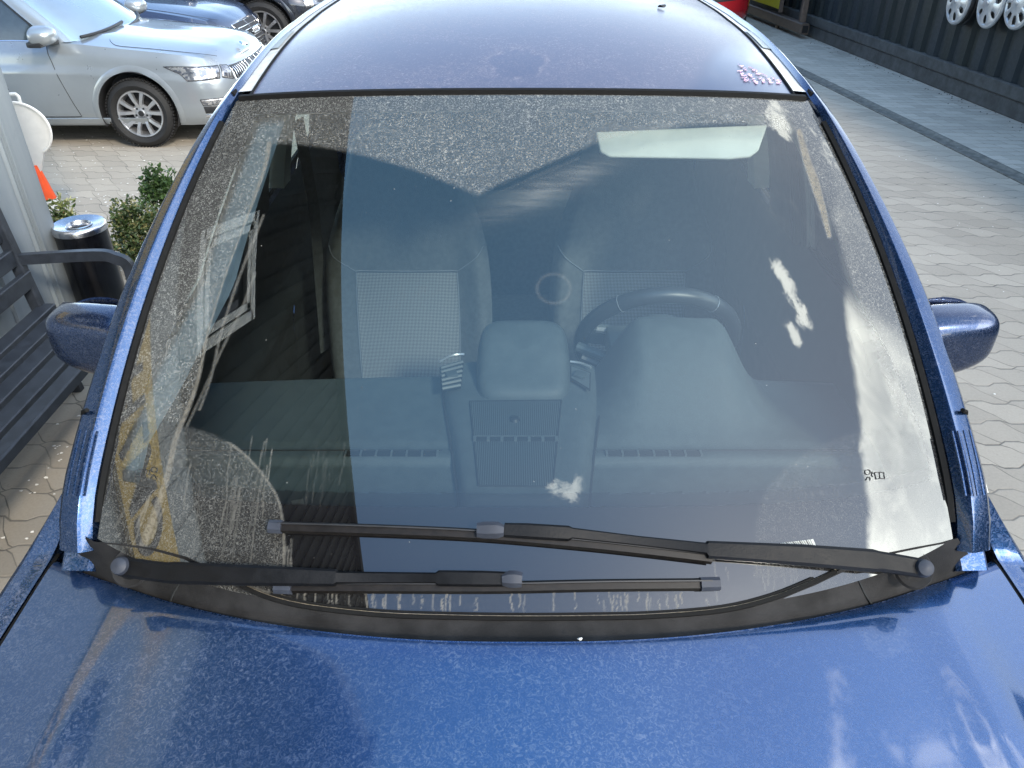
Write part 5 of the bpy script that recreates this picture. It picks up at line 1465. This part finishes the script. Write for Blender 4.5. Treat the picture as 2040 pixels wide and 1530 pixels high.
# --- wipers
M_arm = pm('wiper_black', (.0042, .0045, .0055), .5, spec=.2, var=.25, scale=50, bump=.2)
M_bladem = pm('blade_metal', (.009, .0075, .0068), .45, spec=.25, var=.3, scale=80)
M_cap = pm('wiper_cap_grey', (.032, .037, .05), .55, spec=.3, var=.15, scale=40)
def flat(pxs, offs, widths, th, mat, nm, par, up=None):
    pts = [onG(px, py, o) for (px, py), o in zip(pxs, offs)]
    pr = [(-.5, -.5), (.5, -.5), (.5, .2), (.36, .5), (-.36, .5), (-.5, .2)]
    return mk(nm, sweep(pts, pr, [GN(0, .1)]*len(pts), scale=[(w, th) for w in widths]), mat, par)
def wiper(piv, arm, armw, armo, blade, conn, cap_ends, lab, slim):
    w = flat(arm, armo, armw, .014, M_arm, 'wiper', car)
    p = onG(piv[0], piv[1], .022)
    RMx = GN(0, .05).to_track_quat('Z', 'Y').to_matrix().to_4x4(); RMx.translation = p
    mk('pivot_cap', xf(lathe([(0, .016), (.006, .0155), (.0125, .012), (.0145, .005), (.0145, -.012)], 28), RMx), M_cap, w)
    mk('pivot_ring', xf(lathe([(.020, -.03), (.030, -.026), (.033, -.030)], 28), RMx), M_cowl, w)
    b = [tuple(x) for x in cr(blade, 6)]
    n = len(b)
    bo = mk('blade', sweep([onG(px, py, .016) for px, py in b], [(-.0095, -.003), (.0095, -.003), (.006, .005), (-.006, .005)], [GN(0, .1)]*n), M_bladem, w)
    mk('blade_rubber', sweep([onG(px, py, .006) for px, py in b], [(-.006, -.005), (.006, -.005), (.004, .009), (-.004, .009)], [GN(0, .1)]*n), M_blk, bo)
    mk('blade_spoiler', sweep([onG(px, py-7, .020) for px, py in b], [(-.003, -.006), (.003, -.006), (.001, .006), (-.001, .006)], [GN(0, .1)]*n), M_blk, bo)
    for e0, e1 in cap_ends:
        a_ = onG(*e0, .017); c_ = onG(*e1, .017); mk('end_cap', beam(a_, c_, .021, .018, tuple(GN(0, .1)), .3), M_cap, bo)
    cpts = [onG(px, py, .026) for px, py in conn]
    mk('connector', sweep(cpts, [(-.5, -.6), (.5, -.6), (.5, .1), (.25, .5), (-.25, .5), (-.5, .1)], [GN(0, .1)]*len(cpts), scale=[(.018, .016)]+[(.026, .020)]*(len(cpts)-2)+[(.022, .016)]), M_cap, w)
    return w
wiper((243, 1128), [(243, 1129), (290, 1136), (335, 1141), (345, 1141), (480, 1146), (668, 1151), (672, 1151), (868, 1152), (874, 1152), (960, 1153), (1020, 1154)],
      [.030, .031, .032, .034, .032, .026, .019, .017, .024, .024, .022], [.018, .019, .021, .024, .025, .024, .023, .022, .024, .024, .023],
      [(566, 1169), (800, 1170), (1000, 1170), (1200, 1166), (1418, 1164)], [(1000, 1155), (1015, 1154), (1028, 1154), (1040, 1155)], [((548, 1169), (582, 1170)), ((1395, 1164), (1433, 1163))], '', 0)
wiper((1838, 1132), [(1838, 1132), (1790, 1124), (1750, 1118), (1738, 1117), (1600, 1106), (1410, 1095), (1406, 1093), (1270, 1078), (1140, 1063), (1132, 1063), (1050, 1058), (1005, 1056)],
      [.030, .031, .032, .036, .033, .027, .018, .016, .018, .024, .024, .022], [.018, .019, .021, .024, .025, .024, .023, .022, .022, .024, .024, .023],
      [(555, 1050), (750, 1056), (950, 1065), (1150, 1082), (1300, 1098), (1418, 1112)], [(1004, 1057), (990, 1056), (965, 1056), (950, 1056)], [((537, 1049), (562, 1050))], '', 1)

# --- small labels on the glass
mk('inspection_sticker', ([onG(580, 998, -.003), onG(604, 993, -.003), onG(612, 1030, -.003), onG(588, 1034, -.003)], [(0, 1, 2, 3)]), pm('sticker_grey', (.16, .17, .17), .6), ws, 0)
LB = [onG(1522, 1086, .0015), onG(1620, 1074, .0015), onG(1628, 1092, .0015), onG(1540, 1098, .0015)]
lb = mk('barcode_label', (LB, [(0, 1, 2, 3)]), pm('label_pale', (.50, .52, .48), .6), ws, 0)
bars = []
for k in range(15):
    a = .30+.045*k; w = .011+.012*(k % 3 == 0)
    bars.append(([LB[0].lerp(LB[1], a)+Vector((0, -.0003, .0004)), LB[0].lerp(LB[1], a+w)+Vector((0, -.0003, .0004)), LB[3].lerp(LB[2], a+w).lerp(LB[0].lerp(LB[1], a+w), .3)+Vector((0, -.0003, .0004)), LB[3].lerp(LB[2], a).lerp(LB[0].lerp(LB[1], a), .3)+Vector((0, -.0003, .0004))], [(0, 1, 2, 3)]))
mk('barcode', join(*bars), M_letter, lb, 0)
def pic(ox, oy, s, mir):
    L = [[(-14+6*cos(a), -8+5*sin(a)) for a in np.linspace(0, 2*pi, 12)], [(-14, 2), (-18, 9)], [(-12, 2), (-8, 6), (-9, 9)], [(-4, -8), (-6, -2), (-3, 2)], [(0, -7), (12, -8), (20, -7), (22, 6), (12, 5), (4, 7), (0, -7)], [(10, -8), (12, 5)]]
    return join(*[tube([onG(ox+mir*s*x, oy+s*y, .001) for x, y in l], .0008, 4) for l in L])
mk('airbag_symbol', pic(292, 944, 1.05, -1), M_letter, ws, 0)
mk('airbag_symbol', pic(1742, 948, .95, 1), M_letter, ws, 0)

# --- door mirrors
def dmirror(sd):
    o_px = (165, 655) if sd < 0 else (1940, 668)
    c = U(*o_px, x=XC+sd*.955) if False else Vector((XC+sd*.912, 1.455, 1.132))
    def fn(a, b):
        th = a*2*pi; ph = (b-.5)*pi
        sp = lambda w, e: math.copysign(abs(w)**e, w)
        X = .100*sp(sin(ph), .55)                       # outward
        rr2 = cos(ph)**.34
        ry = .066*rr2*sp(cos(th), .6); rz = .072*rr2*sp(sin(th), .55)
        out = (X+.100)/.200
        rz *= lerp(1.05, .84, out**2); 
        if ry > 0: ry *= .55
        z = rz + (-.016*(1-out) + .006*out) - .012*(ry < 0)*0
        y = ry + .015*out**2 - (.02 if 0 else 0)*out
        if rz < 0: z -= .020*(1-out)
        return c+Vector((sd*X, y, z))
    m_ = mk('door_mirror', grid(fn, 48, 32, sd < 0), M_mirr, car, 60)
    mk('mirror_base', grid(lambda a, b: c+(fn(a, lerp(.0, .13, b))-c)*1.025-Vector((sd*.0, 0, 0)), 48, 8, sd < 0), M_trim, m_, 60)
    mk('mirror_glass', xf(lathe([(0, 0), (.068, 0)], 32, 'y'), Matrix.Translation(c+Vector((sd*.005, .047, 0))) @ Matrix.Scale(1.35, 4, (1, 0, 0))), M_chromeb, m_)
    mk('mirror_foot', sweep([c+Vector((-sd*.08, .0, -.02)), c+Vector((-sd*.12, .0, -.035)), c+Vector((-sd*.17, .0, -.05))], [(-.045, -.04), (.045, -.04), (.045, .03), (.02, .055), (-.03, .05), (-.045, .03)], (0, 0, 1)), M_trim, m_)
M_mirr = dusty_paint('mirror_paint', (.007, .028, .088), .5, 150, None, haze=.06, coat=1.35)
dmirror(-1); dmirror(1)

# leaf litter on the car
def bit(px, py, s, surf, mat, name, label, cat):
    p = surf(px, py, .003)
    v = [p+Vector((s*cos(a)*(1+.3*sin(3*a)), s*.6*sin(a), .3*s*(1+sin(2*a)))) for a in np.linspace(0, 2*pi, 9)[:-1]]
    global ORG
    k = ORG; ORG = p
    o = mk(name, (v+[p+Vector((0, 0, s*.6))], [tuple(range(8))]+[(i, (i+1) % 8, 8) for i in range(8)]), mat, None, 0); tag(o, label, cat); ORG = k
bit(1318, 17, .012, onR, M_letter, 'dark_leaf', 'small dark leaf scrap lying on the blue car roof', 'leaf')
bit(1128, 1277, .004, lambda a, b, c_: BN(((a-1043)/937), 0)+Vector((0, .004, c_)), M_white, 'white_petal', 'white petal lying at the rear edge of the blue bonnet', 'petal')
bit(1650, 748, .011, lambda a, b, c_: U(a, b, z=1.02), M_white, 'white_cap', 'small white knob on the far right corner of the dashboard', 'cap') if False else None
